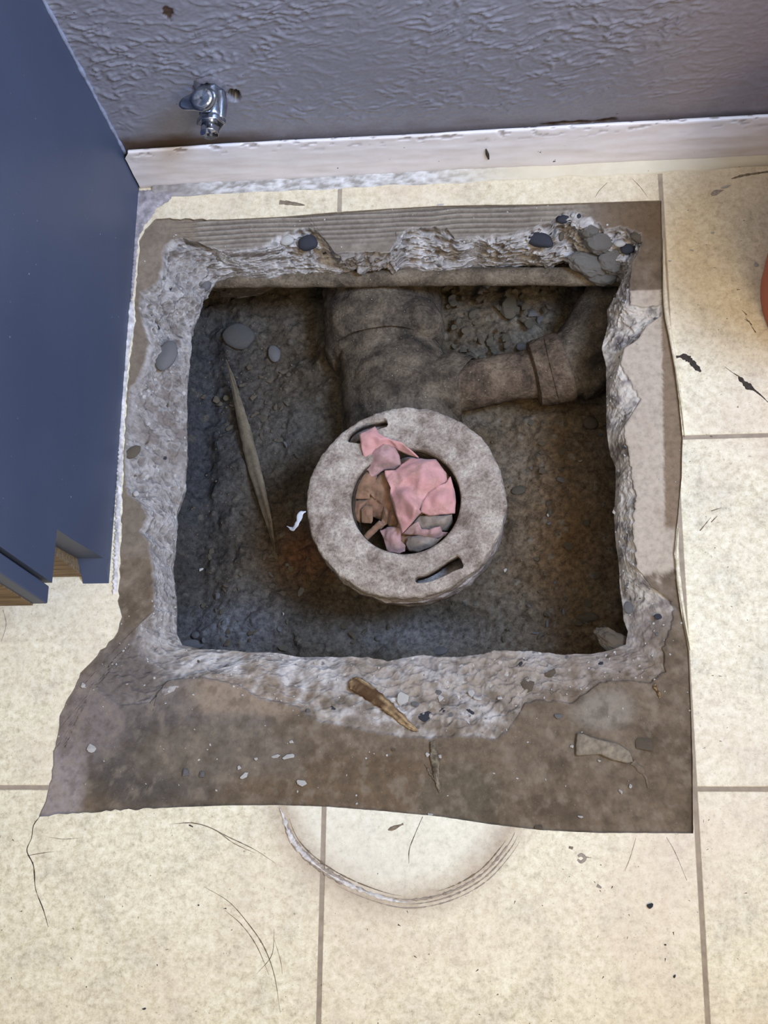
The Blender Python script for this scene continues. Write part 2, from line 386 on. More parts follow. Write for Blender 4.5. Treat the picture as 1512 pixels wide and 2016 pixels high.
# ragged small scale outline
jit = fbm(np.stack([Sw[:, 0] * 160, Sw[:, 1] * 160, Sw[:, 0] * 0 + 3], -1), 4, .6) * .0016
Ew = np.array([P(u, v, z) for (u, v), z in zip(Ep, Zp)])
nrm = Ew - Sw; nrm[:, 2] = 0; nrm /= np.linalg.norm(nrm, axis=1)[:, None] + 1e-9
Sw += nrm * jit[:, None]
Ow = np.concatenate([Op, np.full((NC, 1), ZS)], 1)
n1, n2, n3 = 64, 84, 26
rows = []; smask = []
for i in range(n1):
    f = (i / n1) ** .8
    rows.append(Ow * (1 - f) + Sw * f); smask.append(np.full(NC, -1 + f))
hw = np.array(P(790, 900, 0))
for i in range(n2):
    s = i / (n2 - 1)
    q = Sw * (1 - s) + Ew * s
    prof = np.where(Zp < -.035, s ** .85, s ** 1.5)
    q[:, 2] = ZS + (Zp - ZS) * prof - .0032 * sstep(0, .035, s) * (1 - .5 * s)
    rows.append(q); smask.append(np.full(NC, s))
out = -nrm
for i in range(1, n3 + 1):
    s = i / n3
    q = Ew.copy(); q += out * (.012 * math.sin(min(1, s * 1.2) * math.pi / 2) + .03 * s ** 2)[:, None] if False else out * (.014 * math.sin(s * math.pi / 2) + .02 * s * s)
    q[:, 2] = Ew[:, 2] - .0016 - (.115 + Ew[:, 2] + .0) * s
    rows.append(q); smask.append(np.full(NC, 1 + s))
V = np.array(rows); SM = np.array(smask)
# displacement of the fractured faces
env = sstep(0, .08, SM) * np.where(SM > 1, 1 - .3 * (SM - 1), 1)
width = np.linalg.norm(Ew - Sw, axis=1)[None, :]
rough_amp = np.clip(width / .05, .35, 1.0)
pp = V.copy()
topw = sstep(.36, .44, V[..., 1])
n_big = fbm(pp * np.array([26, 26, 40]), 3, .5)
n_mid = fbm(pp * np.array([70, 110, 150]) + 9, 4, .55, ridge=True)
n_fin = fbm(pp * 260 + 4, 3, .6)
wd, wv = worley(pp * 95)
wd2, wv2 = worley(pp * 210, 3)
dome = np.clip(.55 - wd, 0, 1) * (wv > .45); dome2 = np.clip(.5 - wd2, 0, 1) * (wv2 > .35)
disp = 1.35 * env * rough_amp * (n_big * .0045 + (n_mid - .3) * .0017 + n_fin * .0004 + dome * .0036 + dome2 * .0008)
disp = disp * (1 + .8 * topw)
ang_ = (V[..., 0] > .2) & (V[..., 1] < .49); disp = np.where(ang_, disp * .5, disp)
lipfade = 1 - .55 * np.exp(-((SM - 1) / .12) ** 2)
disp *= lipfade
nx = nrm[None] * (.35 + .45 * np.clip(-Zp / .05, 0, 1))[None, :, None]
dirv = np.concatenate([nx[..., :2] * np.ones((len(V), 1, 1)), np.full(V.shape[:2] + (1,), .75)], -1)
V = V + dirv * disp[..., None]
V[..., 2] = np.where((SM >= 0) & (V[..., 2] > ZS + .0006), ZS + .0006 + (V[..., 2] - ZS - .0006) * .12, V[..., 2])
# adhesive trowel ridges and slight waves on the smooth part
flat = np.clip(-SM * 14, 0, 1) * (SM < 0)
xs, ys = V[..., 0], V[..., 1]
trow_zone = sstep(.505, .525, ys) * (1 - sstep(.15, .26, xs)) * sstep(-.17, -.14, xs)
nb = fbm(np.stack([xs * 18, ys * 18, xs * 0], -1), 5, .6)
tr = np.sin((ys * 1.0 + .0022 * fbm(np.stack([xs * 14, ys * 14, ys * 0], -1), 2)) * 2 * math.pi / .0052)
V[..., 2] += flat * (trow_zone * tr * .0012 * np.clip(.7 + .9 * nb, .15, 1.3) + fbm(np.stack([xs * 30, ys * 30, xs * 0], -1), 4) * .00035)
# vertex colours; hollows, trowel grooves and undercut darker, ridges paler
Wc = V[..., :2]
def blob(cu, cv, ru, rv, soft=.35, nz=.25, seed=0):
    c = np.array(P(cu, cv, ZS)); sx = ru / 2300; sy = rv / 2300
    d = np.sqrt(((xs - c[0]) / sx) ** 2 + ((ys - c[1]) / sy) ** 2)
    d = d + nz * fbm(np.stack([xs * 22 + seed, ys * 22, xs * 0 + seed], -1), 4)
    return 1 - sstep(1 - soft, 1 + soft, d)
def over(c, m, col): return c * (1 - m[..., None]) + lin(col) * m[..., None]
nf = fbm(np.stack([xs * 75, ys * 75, xs * 0 + 5], -1), 4, .6)
sm = np.empty(V.shape); sm[:] = lin((112, 96, 78))
sm = over(sm, sstep(.0, .7, nb), (92, 78, 62)); sm = over(sm, .6 * sstep(.0, .8, -nb), (128, 112, 94))
sm = over(sm, blob(330, 1400, 190, 170), (112, 102, 94)); sm = over(sm, .8 * blob(300, 1500, 150, 90, seed=3), (78, 72, 66))
sm = over(sm, blob(120, 1560, 50, 110), (150, 138, 132)); sm = over(sm, .7 * blob(180, 1420, 70, 90, seed=2), (128, 116, 110))
sm = over(sm, .8 * blob(500, 1360, 130, 50, seed=9), (150, 130, 108)); sm = over(sm, .55 * blob(700, 1540, 260, 60, seed=8), (104, 84, 62))
sm = over(sm, .5 * blob(1190, 1400, 60, 40, seed=4), (150, 142, 130)); sm = over(sm, .6 * blob(900, 1570, 80, 60, seed=14), (96, 88, 72))
sm = over(sm, .9 * blob(420, 1480, 160, 60, seed=6), (112, 100, 86))
sm = over(sm, .45 * sstep(.05, .6, nf), (138, 124, 106)); sm = over(sm, .45 * sstep(.1, .6, -nf), (88, 76, 62))
top = sstep(.49, .51, ys); sm = over(sm, top, (124, 112, 98)); sm = over(sm, top * .8 * sstep(0, .5, nb), (142, 130, 114))
sm = over(sm, top * sstep(.22, .27, xs), (108, 90, 70)); sm = over(sm, .6 * trow_zone * sstep(.0, .9, -tr), (84, 74, 64)); sm = over(sm, .5 * trow_zone * sstep(.2, 1, tr), (156, 146, 134))
# pale levelling skim on the right, darker strip beside the vinyl
xedge = float(P(1302, 900, ZS).x)
rs_ = sstep(.2, .215, xs) * sstep(.175, .185, ys + .012 * nf) * (1 - sstep(.450, .452, ys))
sm = over(sm, rs_, (184, 168, 148)); sm = over(sm, rs_ * .5 * sstep(.0, .6, nb), (172, 154, 134))
P1, P2 = P(1302, 600, ZS), P(1310, 1100, ZS)
xe = P1.x + (P2.x - P1.x) * np.clip((ys - P1.y) / (P2.y - P1.y), 0, 1.5) + .0002 * nf
strip = rs_ * sstep(-.0006, .0006, xs - xe) * sstep(.22, .225, ys)
sm = over(sm, strip, (132, 112, 90))
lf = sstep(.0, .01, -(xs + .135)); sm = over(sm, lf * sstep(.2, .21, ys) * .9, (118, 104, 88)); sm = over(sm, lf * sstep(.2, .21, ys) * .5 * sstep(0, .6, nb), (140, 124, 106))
ro = np.empty(V.shape); ro[:] = lin((158, 149, 141))
ro = over(ro, .85 * sstep(-.1, .6, nb), (130, 118, 106)); ro = over(ro, .8 * sstep(.05, .55, nf), (192, 184, 176)); ro = over(ro, .7 * sstep(.1, .6, -nf), (118, 108, 98))
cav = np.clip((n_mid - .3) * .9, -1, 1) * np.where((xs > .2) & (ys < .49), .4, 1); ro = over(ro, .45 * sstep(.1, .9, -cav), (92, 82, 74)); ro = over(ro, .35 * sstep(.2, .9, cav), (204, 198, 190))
ro = over(ro, (wv > .80) * (wd < .36) * .7, (132, 124, 118)); ro = over(ro, (wv2 > .93) * (wd2 < .34) * .8, (96, 92, 92)); ro = over(ro, (wv2 < .10) * (wd2 < .35) * 1., (206, 200, 190))
botband = sstep(.0, .06, .17 - ys); ro = over(ro, botband * .45 * sstep(-.2, .5, nb), (138, 120, 98))
ro = over(ro, .9 * blob(330, 800, 80, 110, seed=5) * sstep(-.3, .3, nf), (118, 104, 92))
ro = over(ro, .95 * blob(215, 1330, 90, 60, seed=5), (96, 82, 72))
ro = over(ro, blob(1285, 1225, 45, 50, seed=1, nz=.1) * 1., (138, 126, 116))
ro = over(ro, .55 * blob(1230, 1340, 170, 90, seed=7), (130, 112, 92)); ro = over(ro, .5 * blob(880, 1330, 200, 60, seed=11) * sstep(-.2, .4, nf), (140, 122, 100))
rz = sstep(.2, .215, xs) * sstep(.13, .17, ys) * (1 - sstep(.43, .46, ys)); ro = over(ro, .72 * rz * sstep(-.6, .3, nf), (208, 196, 178))
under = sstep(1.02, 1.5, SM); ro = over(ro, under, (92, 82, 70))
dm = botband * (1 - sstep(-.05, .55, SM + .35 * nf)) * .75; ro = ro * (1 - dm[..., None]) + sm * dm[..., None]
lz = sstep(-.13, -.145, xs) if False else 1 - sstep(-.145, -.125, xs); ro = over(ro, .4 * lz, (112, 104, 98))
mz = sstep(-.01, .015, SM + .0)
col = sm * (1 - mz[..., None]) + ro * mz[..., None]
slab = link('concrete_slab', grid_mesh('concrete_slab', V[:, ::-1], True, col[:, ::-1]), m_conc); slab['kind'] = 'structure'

# ------------------------------------------------------------------ stones
def stone_mesh(name, seed, n=14, fl=.6, bev=.08):
    r = random.Random(seed); bm = bmesh.new()
    for _ in range(n):
        v = Vector((r.gauss(0, 1), r.gauss(0, 1), r.gauss(0, 1))).normalized(); v = Vector((v.x * .5, v.y * .5 * r.uniform(.8, 1), v.z * .5 * fl)); bm.verts.new(v)
    g = bmesh.ops.convex_hull(bm, input=bm.verts)
    bmesh.ops.delete(bm, geom=[v for v in bm.verts if not v.link_faces], context='VERTS')
    if bev: bmesh.ops.bevel(bm, geom=list(bm.edges), offset=bev * .5, segments=1, affect='EDGES', clamp_overlap=True)
    return bm_mesh(name, bm)
def cobble_mesh(name, seed, fl=.5, amp=.12, sub=4):
    bm = bmesh.new(); bmesh.ops.create_icosphere(bm, subdivisions=sub, radius=.5)
    co = np.array([v.co for v in bm.verts]); n = fbm(co * 1.7 + seed * 3.1, 3) * amp + fbm(co * 6 + seed, 3) * amp * .18
    for v, a in zip(bm.verts, n): v.co = v.co * (1 + a); v.co.z *= fl
    return bm_mesh(name, bm)
mats = {'g': m_stone_g, 'b': m_stone_b, 's': m_stone_soil, 'd': m_stone_d, 'w': m_stone_w}
SH = {}
for key, m in mats.items():
    L_ = []
    for k in range(5):
        me = stone_mesh('stone', k * 7 + ord(key), 12 + k, .5 if key != 'w' else .35); me.materials.append(m)
        L_.append(me)
    SH[key] = L_
def put(name, me, u, v, z, wpx, hpx=None, rot=0, thick=None, label=None, cat=None, group=None, parent=None, tilt=.15, r=rnd):
    p = P(u, v, z); s = (1.109 - z) / FPX; a = wpx * s; b = (hpx or wpx) * s; t = thick if thick is not None else min(a, b)
    o = link(name, me, None, parent, smooth=False); 
    o.location = p; o.scale = (a, b, t); o.rotation_euler = (r.uniform(-tilt, tilt), r.uniform(-tilt, tilt), -rot)
    tag(o, label, cat, group); return o

# stones embedded in the broken concrete (parts of the slab)
def slab_stone(u, v, z, w_, h_, rot, key, th=.006, cob=False):
    me = SH[key][rnd.randrange(5)] if not cob else cobs[key]
    o = put('aggregate_stone', me, u, v, z, w_, h_, rot, th, parent=slab); 
    return o
cobs = {}
for key in 'gdbsw':
    me = cobble_mesh('cobble', ord(key), .55, .14, 3); me.materials.append(mats[key]); me.polygons.foreach_set('use_smooth', [True] * len(me.polygons)); cobs[key] = me
lump = cobble_mesh('lump', 77, .7, .16, 5); lm_ = simple('broken_grey_lump', (196, 186, 172), .9, var=.3, scale=140, bs=1, bd=.003); lump.materials.append(lm_)
_c = np.array([v.co for v in lump.vertices]); _w, _v = worley(_c * 3.2); _n = fbm(_c * 7, 3, .6, ridge=True)
for v_, a_, b_ in zip(lump.vertices, _w, _n): v_.co = v_.co * (1 + .22 * (.5 - a_) + .03 * b_)
slab_stone(606, 478, -.010, 46, 38, .1, 'd', .02, True)
slab_stone(565, 474, -.009, 34, 24, 0, 'w', .014, True)
slab_stone(1063, 472, -.014, 62, 34, .4, 'd', .02, True)
slab_stone(1110, 432, -.009, 34, 20, .2, 'd', .012, True)
slab_stone(1140, 425, -.006, 9, 11, 0, 'd', .006, True); slab_stone(1128, 424, -.006, 9, 12, .5, 'w', .006, True)
slab_stone(1105, 466, -.012, 12, 22, .2, 'b', .01, True)
slab_stone(328, 700, -.012, 48, 72, .3, 'g', .018, True); slab_stone(298, 560, -.010, 46, 24, .1, 'b', .012, True)
slab_stone(440, 590, -.045, 1, 1, 0, 'g', .001)
slab_stone(405, 560, -.05, 26, 30, 0, 'g', .018, True)
slab_stone(1262, 470, -.008, 50, 24, .5, 'b', .012, True); slab_stone(1220, 480, -.014, 26, 16, 0, 'w', .01, True)
for (u, v, z_, w_, h_, r_) in [(1178, 478, -.020, 60, 44, .3), (1160, 520, -.040, 90, 46, .35), (1200, 512, -.034, 56, 60, -.4), (1182, 545, -.052, 70, 34, .2), (1160, 458, -.012, 40, 26, .1)]:
    o = put('concrete_lump', lump, u, v, z_, w_, h_, r_, .03, parent=slab, tilt=.5)
slab_stone(1235, 490, -.02, 30, 24, 0, 'd', .012, True)
slab_stone(760, 478, -.010, 60, 34, .2, 'w', .014, True)
slab_stone(1237, 1196, -.010, 20, 24, 0, 'g', .008, True); slab_stone(1295, 1214, -.0068, 16, 12, 0, 'd', .004, True)
slab_stone(262, 890, -.007, 26, 36, .8, 'b', .008, True); slab_stone(268, 972, -.006, 14, 13, 0, 'w', .006, True)
for (u, v, w_, h_, ro_, k_) in [(701, 1405, 22, 28, .3, 'd'), (837, 1410, 30, 30, .2, 'd'), (793, 1430, 28, 30, -.6, 'd'), (870, 1398, 18, 16, .5, 'd'), (893, 1408, 34, 26, .2, 'g'),
        (925, 1400, 22, 12, .6, 'd'), (958, 1410, 10, 24, .35, 'd'), (914, 1422, 26, 24, 0, 'w'), (952, 1440, 28, 14, 0, 'b'), (985, 1438, 20, 12, .2, 'w'), (657, 1398, 20, 28, .1, 'd'), (655, 1388, 16, 20, .5, 'g'),
        (1040, 1350, 30, 36, .2, 'b'), (1085, 1325, 28, 18, -.5, 'b'), (940, 1373, 22, 12, .2, 'w'), (928, 1364, 14, 18, 0, 'w'), (868, 1375, 14, 18, .3, 'w'), (864, 1362, 12, 14, .3, 'g'), (793, 1375, 26, 34, .6, 'w'),
        (750, 1415, 24, 14, .2, 'g'), (722, 1425, 20, 12, 0, 'g'), (985, 1375, 12, 10, 0, 'w'), (606, 1400, 12, 12, 0, 'g'), (880, 1440, 20, 12, 0, 'g'), (560, 1395, 18, 12, 0, 'b'), (820, 1388, 26, 16, .3, 'g')]:
    slab_stone(u, v, -.0060, w_, h_, ro_, k_, .006)
r2 = random.Random(21)
for k in range(90):     # small aggregate sprinkled over the fracture face
    i = r2.randrange(NC); row = n1 + int(n2 * r2.uniform(.05, .97)); q = Vector(V[row, i])
    me = SH[r2.choice('ggbbwd')][r2.randrange(5)]; s = r2.uniform(.003, .008)
    o = link('aggregate_stone', me, None, slab, smooth=False); o.location = q - Vector((0, 0, .0008)); o.scale = (s, s * r2.uniform(.6, 1), s * .7); o.rotation_euler = (r2.uniform(-.5, .5), r2.uniform(-.5, .5), r2.uniform(0, 6))

# ------------------------------------------------------------------ soil in the pit
gx = np.arange(-.40, .50, .0019); gy = np.arange(.02, .80, .0019)
X, Y = np.meshgrid(gx, gy)
def bump2(cx, cy, sx, sy, z): 
    c = P(cx, cy, z); return np.exp(-(((X - c.x) / sx) ** 2 + ((Y - c.y) / sy) ** 2))
p3 = np.stack([X, Y, X * 0], -1)
Z = -.178 + fbm(p3 * 9, 3) * .006 + fbm(p3 * 45 + 3, 4, .55) * .0035
wdS, wvS = worley(p3 * 42 + 1.5); wdT, wvT = worley(p3 * 110 + 4, 2)
Z += np.clip(.55 - wdS, 0, 1) * .018 * (wvS > .55) + np.clip(.5 - wdT, 0, 1) * .009 * (wvT > .35) + fbm(p3 * 90 + 9, 3, .6, ridge=True) * .0012
Z += bump2(1000, 640, .09, .07, -.15) * .022 + bump2(1150, 1000, .05, .12, -.16) * .012 + bump2(760, 760, .07, .12, -.15) * .030
Z += bump2(600, 900, .03, .12, -.16) * .012 + bump2(520, 1230, .09, .03, -.16) * .014
Z -= bump2(375, 900, .028, .22, -.16) * .026 + bump2(900, 1215, .05, .02, -.16) * .012
Z = np.maximum(Z, -.215)
dist = np.maximum.reduce([-.16 - X, X - .28, .08 - Y, Y - .56]); Z += sstep(0, .09, dist) * .10
sc_ = np.empty(Z.shape + (3,)); sc_[:] = lin((104, 92, 76))
nS = fbm(p3 * 14 + 7, 4, .6); nS2 = fbm(p3 * 60 + 7, 4, .6)
def ov2(c, m, k): return c * (1 - m[..., None]) + lin(k) * m[..., None]
sc_ = ov2(sc_, sstep(0, .7, nS), (88, 76, 60)); sc_ = ov2(sc_, .7 * sstep(0, .7, -nS), (118, 108, 94))
sc_ = ov2(sc_, .85 * bump2(400, 850, .06, .20, -.17), (78, 80, 84))  # cool light on the left of the pit painted in as grey-blue
sc_ = ov2(sc_, .8 * bump2(600, 1090, .035, .03, -.17), (116, 78, 56)); sc_ = ov2(sc_, .7 * bump2(1120, 1050, .05, .14, -.17), (116, 90, 62))
sc_ = ov2(sc_, .8 * bump2(460, 1240, .05, .03, -.17), (142, 140, 142)); sc_ = ov2(sc_, .7 * bump2(800, 1250, .08, .02, -.17), (122, 120, 118)); sc_ = ov2(sc_, .6 * bump2(560, 850, .03, .03, -.17), (112, 106, 100))  # cool light along the pit front painted in as pale grey patches
sc_ = ov2(sc_, (wvT > .8) * (wdT < .4) * .6, (120, 112, 98))
sc_ = sc_ * (.80 + .50 * sstep(-.08, .12, X))[..., None]  # brightness ramp painted into the soil, darker left, brighter right
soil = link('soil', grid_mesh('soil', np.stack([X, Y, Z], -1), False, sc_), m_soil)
tag(soil, 'dark brown crumbly earth at the bottom of the square pit', 'soil', kind='stuff')
def soil_z(x, y):
    i = int(round((y - gy[0]) / .0019)); j = int(round((x - gx[0]) / .0019))
    return float(Z[min(max(i, 0), Z.shape[0] - 1), min(max(j, 0), Z.shape[1] - 1)])
def on_soil(u, v, lift=0):
    z = -.17
    for _ in range(6): q = P(u, v, z); z = soil_z(q.x, q.y) + lift
    return z

# ------------------------------------------------------------------ cast iron drain: flange, collar, bend and branch
RC = P(800, 988, -.030); RC = Vector((.0635, .262, -.030))
drain = empty('cast_iron_drain', (RC.x, RC.y, -.17), 'old cast iron closet drain with round flange standing in the pit', 'drain pipe')
RO, RI = .0915, .0505
prof = [(RI, -.014), (RI, -.003), (RI + .0012, -.0008), (RI + .003, 0), (.070, .0004), (RO - .004, -.0004), (RO - .0008, -.0018), (RO, -.005), (RO - .0003, -.017), (RO - .003, -.0195), (RI + .02, -.0195), (RI, -.014)]
pd = []
for a, b in zip(prof[:-1], prof[1:]):
    n = max(1, int(math.hypot(b[0] - a[0], b[1] - a[1]) / .0012)); pd += [(a[0] + (b[0] - a[0]) * k / n, a[1] + (b[1] - a[1]) * k / n) for k in range(n)]
RV = lathe(pd + [pd[0]], 260, RC)
RV = RV[:-1]
rel = RV - np.array(RC); nn = fbm(RV * 55, 4, .55)
rad_dir = rel * np.array([1, 1, 0]); rad_dir /= np.linalg.norm(rad_dir, axis=-1)[..., None]
rr = np.linalg.norm(rel[..., :2], axis=-1)
edge = sstep(RO - .006, RO, rr)
RV = RV + rad_dir * (edge * nn * .0016)[..., None]; RV[..., 2] += nn * .0007 + fbm(RV * 260, 3) * .00028 - edge * np.clip(fbm(RV * 90 + 5, 2), 0, 1) * .0018
RV = np.concatenate([RV, RV[:1]], 0)
ring_me = grid_mesh('ring', RV, True)
bm = bmesh.new(); bm.from_mesh(ring_me); bmesh.ops.remove_doubles(bm, verts=bm.verts, dist=1e-6); bmesh.ops.recalc_face_normals(bm, faces=bm.faces); bm.to_mesh(ring_me); bm.free()
def slot_cutter(pxs, w_):
    pts = catmull([list(P(u, v, -.03))[:2] for u, v in pxs], 26); T_ = np.gradient(pts, axis=0); T_ /= np.linalg.norm(T_, axis=1)[:, None]; N_ = np.stack([-T_[:, 1], T_[:, 0]], 1)
    ww = np.interp(np.linspace(0, 1, 26), np.linspace(0, 1, len(w_)), w_)[:, None] / 2 / 2240
    ww[0] *= .6; ww[-1] *= .6
    ol = np.concatenate([pts + N_ * ww, (pts - N_ * ww)[::-1]])
    return bm_mesh('s', prism_bm([tuple(q) for q in ol], -.05, -.02))
ring_me = boolean(ring_me, slot_cutter([(817, 1141), (840, 1137), (866, 1126), (888, 1112), (909, 1103)], [16, 20, 24, 28, 32]))
ring_me = boolean(ring_me, slot_cutter([(697, 872), (701, 856), (716, 844), (738, 836), (763, 831)], [34, 36, 30, 24, 20]))
ring_me.materials.clear()
part('flange_ring', ring_me, m_flange, drain)
def lathe_part(name, prof, m, noise=.0012, ns=60, seg=120, n_sub=.002, center=RC):
    pd = []
    for a, b in zip(prof[:-1], prof[1:]):
        n = max(1, int(math.hypot(b[0] - a[0], b[1] - a[1]) / n_sub)); pd += [(a[0] + (b[0] - a[0]) * k / n, a[1] + (b[1] - a[1]) * k / n) for k in range(n)]
    V_ = lathe(pd + [prof[-1]], seg, center); rel = V_ - np.array(center); d = rel * np.array([1, 1, 0]); d /= np.linalg.norm(d, axis=-1)[..., None] + 1e-9
    V_ = V_ + d * (fbm(V_ * ns, 4) * noise)[..., None]
    return part(name, grid_mesh(name, V_, True), m, drain)
m_collar = iron_material('dusty_collar_iron', (104, 94, 86), (142, 130, 122), (176, 166, 158))
o = lathe_part('flange_collar', [(RI + .0045, -.052), (RI + .0035, -.042), (RO - .014, -.042), (RO - .008, -.0200), (RO - .0002, -.023), (RO - .0010, -.030), (RO - .0022, -.046), (RO - .008, -.050), (RO - .010, -.062), (RO-.02, -.066), (.060, -.070), (.0605, -.15)], m_collar, .0022, 70)
o['label'] = 'thick corroded collar under the flange ring'
lathe_part('pipe_bore', [(RI - .0005, -.006), (RI - .0005, -.085), (.03, -.088), (.0, -.088)], m_iron, .0004)
def iron_tube(name, pts, rad, m, seg=56, n=70, noise=.0018, ns=50, squash=1, sp=True):
    V_ = tube([P(u, v, z) for u, v, z in pts], rad, seg, n, noise, ns, squash, smoothpath=sp); return part(name, grid_mesh(name, V_, True), m, drain)
iron_tube('closet_bend', [(800, 905, -.139), (785, 850, -.137), (775, 760, -.136), (765, 660, -.136), (757, 560, -.137), (752, 480, -.138)], [.056, .0555, .0535, .053, .053, .053], m_iron, n=90)
iron_tube('pipe_hub', [(758, 706, -.136), (757, 690, -.137), (752, 600, -.138), (748, 520, -.140), (744, 440, -.140)], [.050, .0615, .0620, .0605, .0605], m_iron, n=80, noise=.0025)
iron_tube('pipe_hub', [(800, 855, -.135), (793, 790, -.132), (785, 735, -.132), (778, 690, -.132)], [.058, .0575, .0545, .045], m_iron, noise=.0025)
iron_tube('cleanout_boss', [(795, 640, -.115), (825, 630, -.098), (832, 626, -.086)], [.030, .025, .012], m_iron, noise=.003)
iron_tube('branch_hub', [(820, 775, -.120), (868, 768, -.120), (900, 762, -.120), (906, 762, -.120)], [.030, .034, .036, .030], m_iron, noise=.002)
o = iron_tube('branch_pipe', [(880, 765, -.122), (960, 752, -.122), (1040, 737, -.122), (1090, 727, -.122)], [.0245, .0245, .025, .025], m_rust, noise=.0022); o['label'] = 'rusty red brown branch pipe'
iron_tube('branch_coupling', [(1048, 738, -.122), (1052, 737, -.122), (1085, 729, -.122), (1112, 722, -.120), (1118, 720, -.120)], [.026, .0325, .035, .036, .027], m_rust, noise=.0022, sp=False)
iron_tube('branch_elbow', [(1095, 728, -.122), (1140, 705, -.121), (1172, 655, -.118), (1205, 595, -.116), (1245, 530, -.114)], [.0345, .0355, .032, .030, .030], m_iron, noise=.0022)
iron_tube('branch_elbow', [(1120, 735, -.123), (1170, 705, -.122), (1230, 680, -.122)], [.033, .033, .031], m_iron, noise=.0022)
# dirt crumbs lying on the drain belong to the soil clutter below

# ------------------------------------------------------------------ pipe crossing under the back lip
V_ = tube([P(370, 551, -.066), P(600, 549, -.065), (P(800, 546, -.065)), P(1000, 544, -.065), P(1270, 546, -.065)], [.0088, .0088, .0090, .0092, .0092], 36, 200, .0009, 40)
wp = link('water_pipe', grid_mesh('water_pipe', V_, True), m_pipe)
tag(wp, 'thin dusty straight pipe running under the back lip of the concrete hole', 'pipe')

# ------------------------------------------------------------------ cloth
def cloth(name, outline, inner, m, label, group=None, cat='rag', root_z=0, amp=.0012, cuts=4, smooth=2, scale=3.15, ox=560, oy=780, seed=0, kz=1.35):
    """sheet with folded facets: outline (x,y,z mm) in crop units of the measured detail, z in mm below the floor"""
    mz_ = sum(q_[2] for q_ in outline) / len(outline)
    pts = [P(ox + x / scale, oy + y / scale, z / 1000) for x, y, z in outline] + [P(ox + x / scale, oy + y / scale, (mz_ + (z - mz_) * kz) / 1000) for x, y, z in inner]
    c2 = [Vector((p.x, p.y)) for p in pts]; n = len(outline)
    vs, es, fs, *_ = delaunay_2d_cdt(c2, [(i, (i + 1) % n) for i in range(n)], [], 1, 1e-7)
    # map back z
    bm = bmesh.new(); bv = []
    for v in vs:
        k = min(range(len(c2)), key=lambda i: (c2[i] - v).length); bv.append(bm.verts.new((v.x, v.y, pts[k].z)))
    for f in fs:
        try: bm.faces.new([bv[i] for i in f])
        except ValueError: pass
    bmesh.ops.triangulate(bm, faces=bm.faces)
    bmesh.ops.subdivide_edges(bm, edges=bm.edges, cuts=cuts, use_grid_fill=True)
    bmesh.ops.triangulate(bm, faces=bm.faces)
    for _ in range(smooth): bmesh.ops.smooth_vert(bm, verts=[v for v in bm.verts if not v.is_boundary], factor=.5, use_axis_x=True, use_axis_y=True, use_axis_z=True)
    co = np.array([v.co for v in bm.verts]); nz = fbm(co * 48 + seed * 5, 3, .5, ridge=True) - .4; nz2 = perlin(co * 150 + seed)
    for v, a, b in zip(bm.verts, nz, nz2): v.co.z += a * amp * 1.8 + b * amp * .5
    bmesh.ops.recalc_face_normals(bm, faces=bm.faces)
    r = bmesh.ops.solidify(bm, geom=bm.faces[:], thickness=.0009)
    c = sum((v.co for v in bm.verts), Vector()) / len(bm.verts)
    bmesh.ops.translate(bm, verts=bm.verts, vec=-c)
    o = link(name, bm_mesh(name, bm), m); o.location = c
    tag(o, label, cat, group); return o
GR = 'rags stuffed into the drain'
cloth('rag', [(420, 620, -68), (440, 470, -66), (560, 400, -60), (700, 380, -58), (850, 370, -56), (980, 430, -58), (1050, 560, -60), (1060, 700, -62), (1000, 840, -66), (860, 940, -68), (740, 960, -68), (690, 900, -68), (640, 800, -70), (560, 760, -72), (470, 760, -72)],
      [(600, 540, -54), (700, 600, -50), (560, 660, -60), (640, 720, -58), (800, 600, -48), (900, 700, -50), (820, 800, -56), (480, 640, -62), (520, 520, -56)], m_tan, 'crumpled brown rag lying deepest under all the pink rags', GR, amp=.003, seed=20)
cloth('rag', [(430, 560, -52), (440, 500, -48), (480, 430, -46), (560, 450, -44), (580, 520, -46), (530, 600, -50), (528, 640, -53), (428, 641, -56)], [(490, 530, -44)], m_tan, 'flat brown soiled rag scrap against the upper left of the drain mouth', GR, seed=1)
cloth('rag', [(515, 590, -50), (520, 555, -48), (600, 490, -44), (640, 480, -43), (660, 560, -46), (655, 650, -52), (610, 670, -54), (560, 640, -54)], [(590, 570, -45), (560, 600, -51)], m_tan, 'olive brown rag pocket filled with grit left of the big pink rag', GR, seed=2)
cloth('rag', [(430, 650, -58), (525, 640, -55), (490, 690, -60), (470, 790, -66), (445, 770, -66), (430, 720, -62)], [(470, 680, -57)], m_tan, 'narrow dark brown rag scrap at the left inner edge of drain', GR, seed=3)
cloth('rag', [(478, 700, -58), (500, 684, -56), (547, 685, -57), (547, 780, -62), (540, 790, -63), (482, 788, -62)], [(515, 730, -57)], m_tan, 'small square brown rag tab in the lower left of drain', GR, seed=4)
cloth('rag', [(640, 640, -50), (665, 650, -50), (650, 700, -54), (640, 790, -62), (600, 830, -66), (583, 825, -66), (610, 760, -60), (620, 690, -54)], [(632, 720, -50)], m_tan, 'twisted thin brown rag strip running down the middle', GR, seed=5)
cloth('rag', [(668, 660, -50), (690, 700, -52), (700, 790, -58), (690, 820, -62), (650, 810, -62), (640, 770, -60), (655, 720, -52)], [(672, 740, -49)], m_tan, 'brown pleated rag strip tucked under the pink rag point', GR, seed=6)
cloth('rag', [(592, 838, -60), (640, 815, -56), (680, 820, -54), (718, 815, -52), (722, 900, -54), (752, 930, -56), (748, 960, -58), (715, 974, -60), (642, 968, -62), (620, 890, -60)], [(668, 870, -50), (690, 940, -56), (640, 900, -58)], m_pink2, 'brownish pink rag hanging at the bottom edge of drain mouth', GR, seed=7)
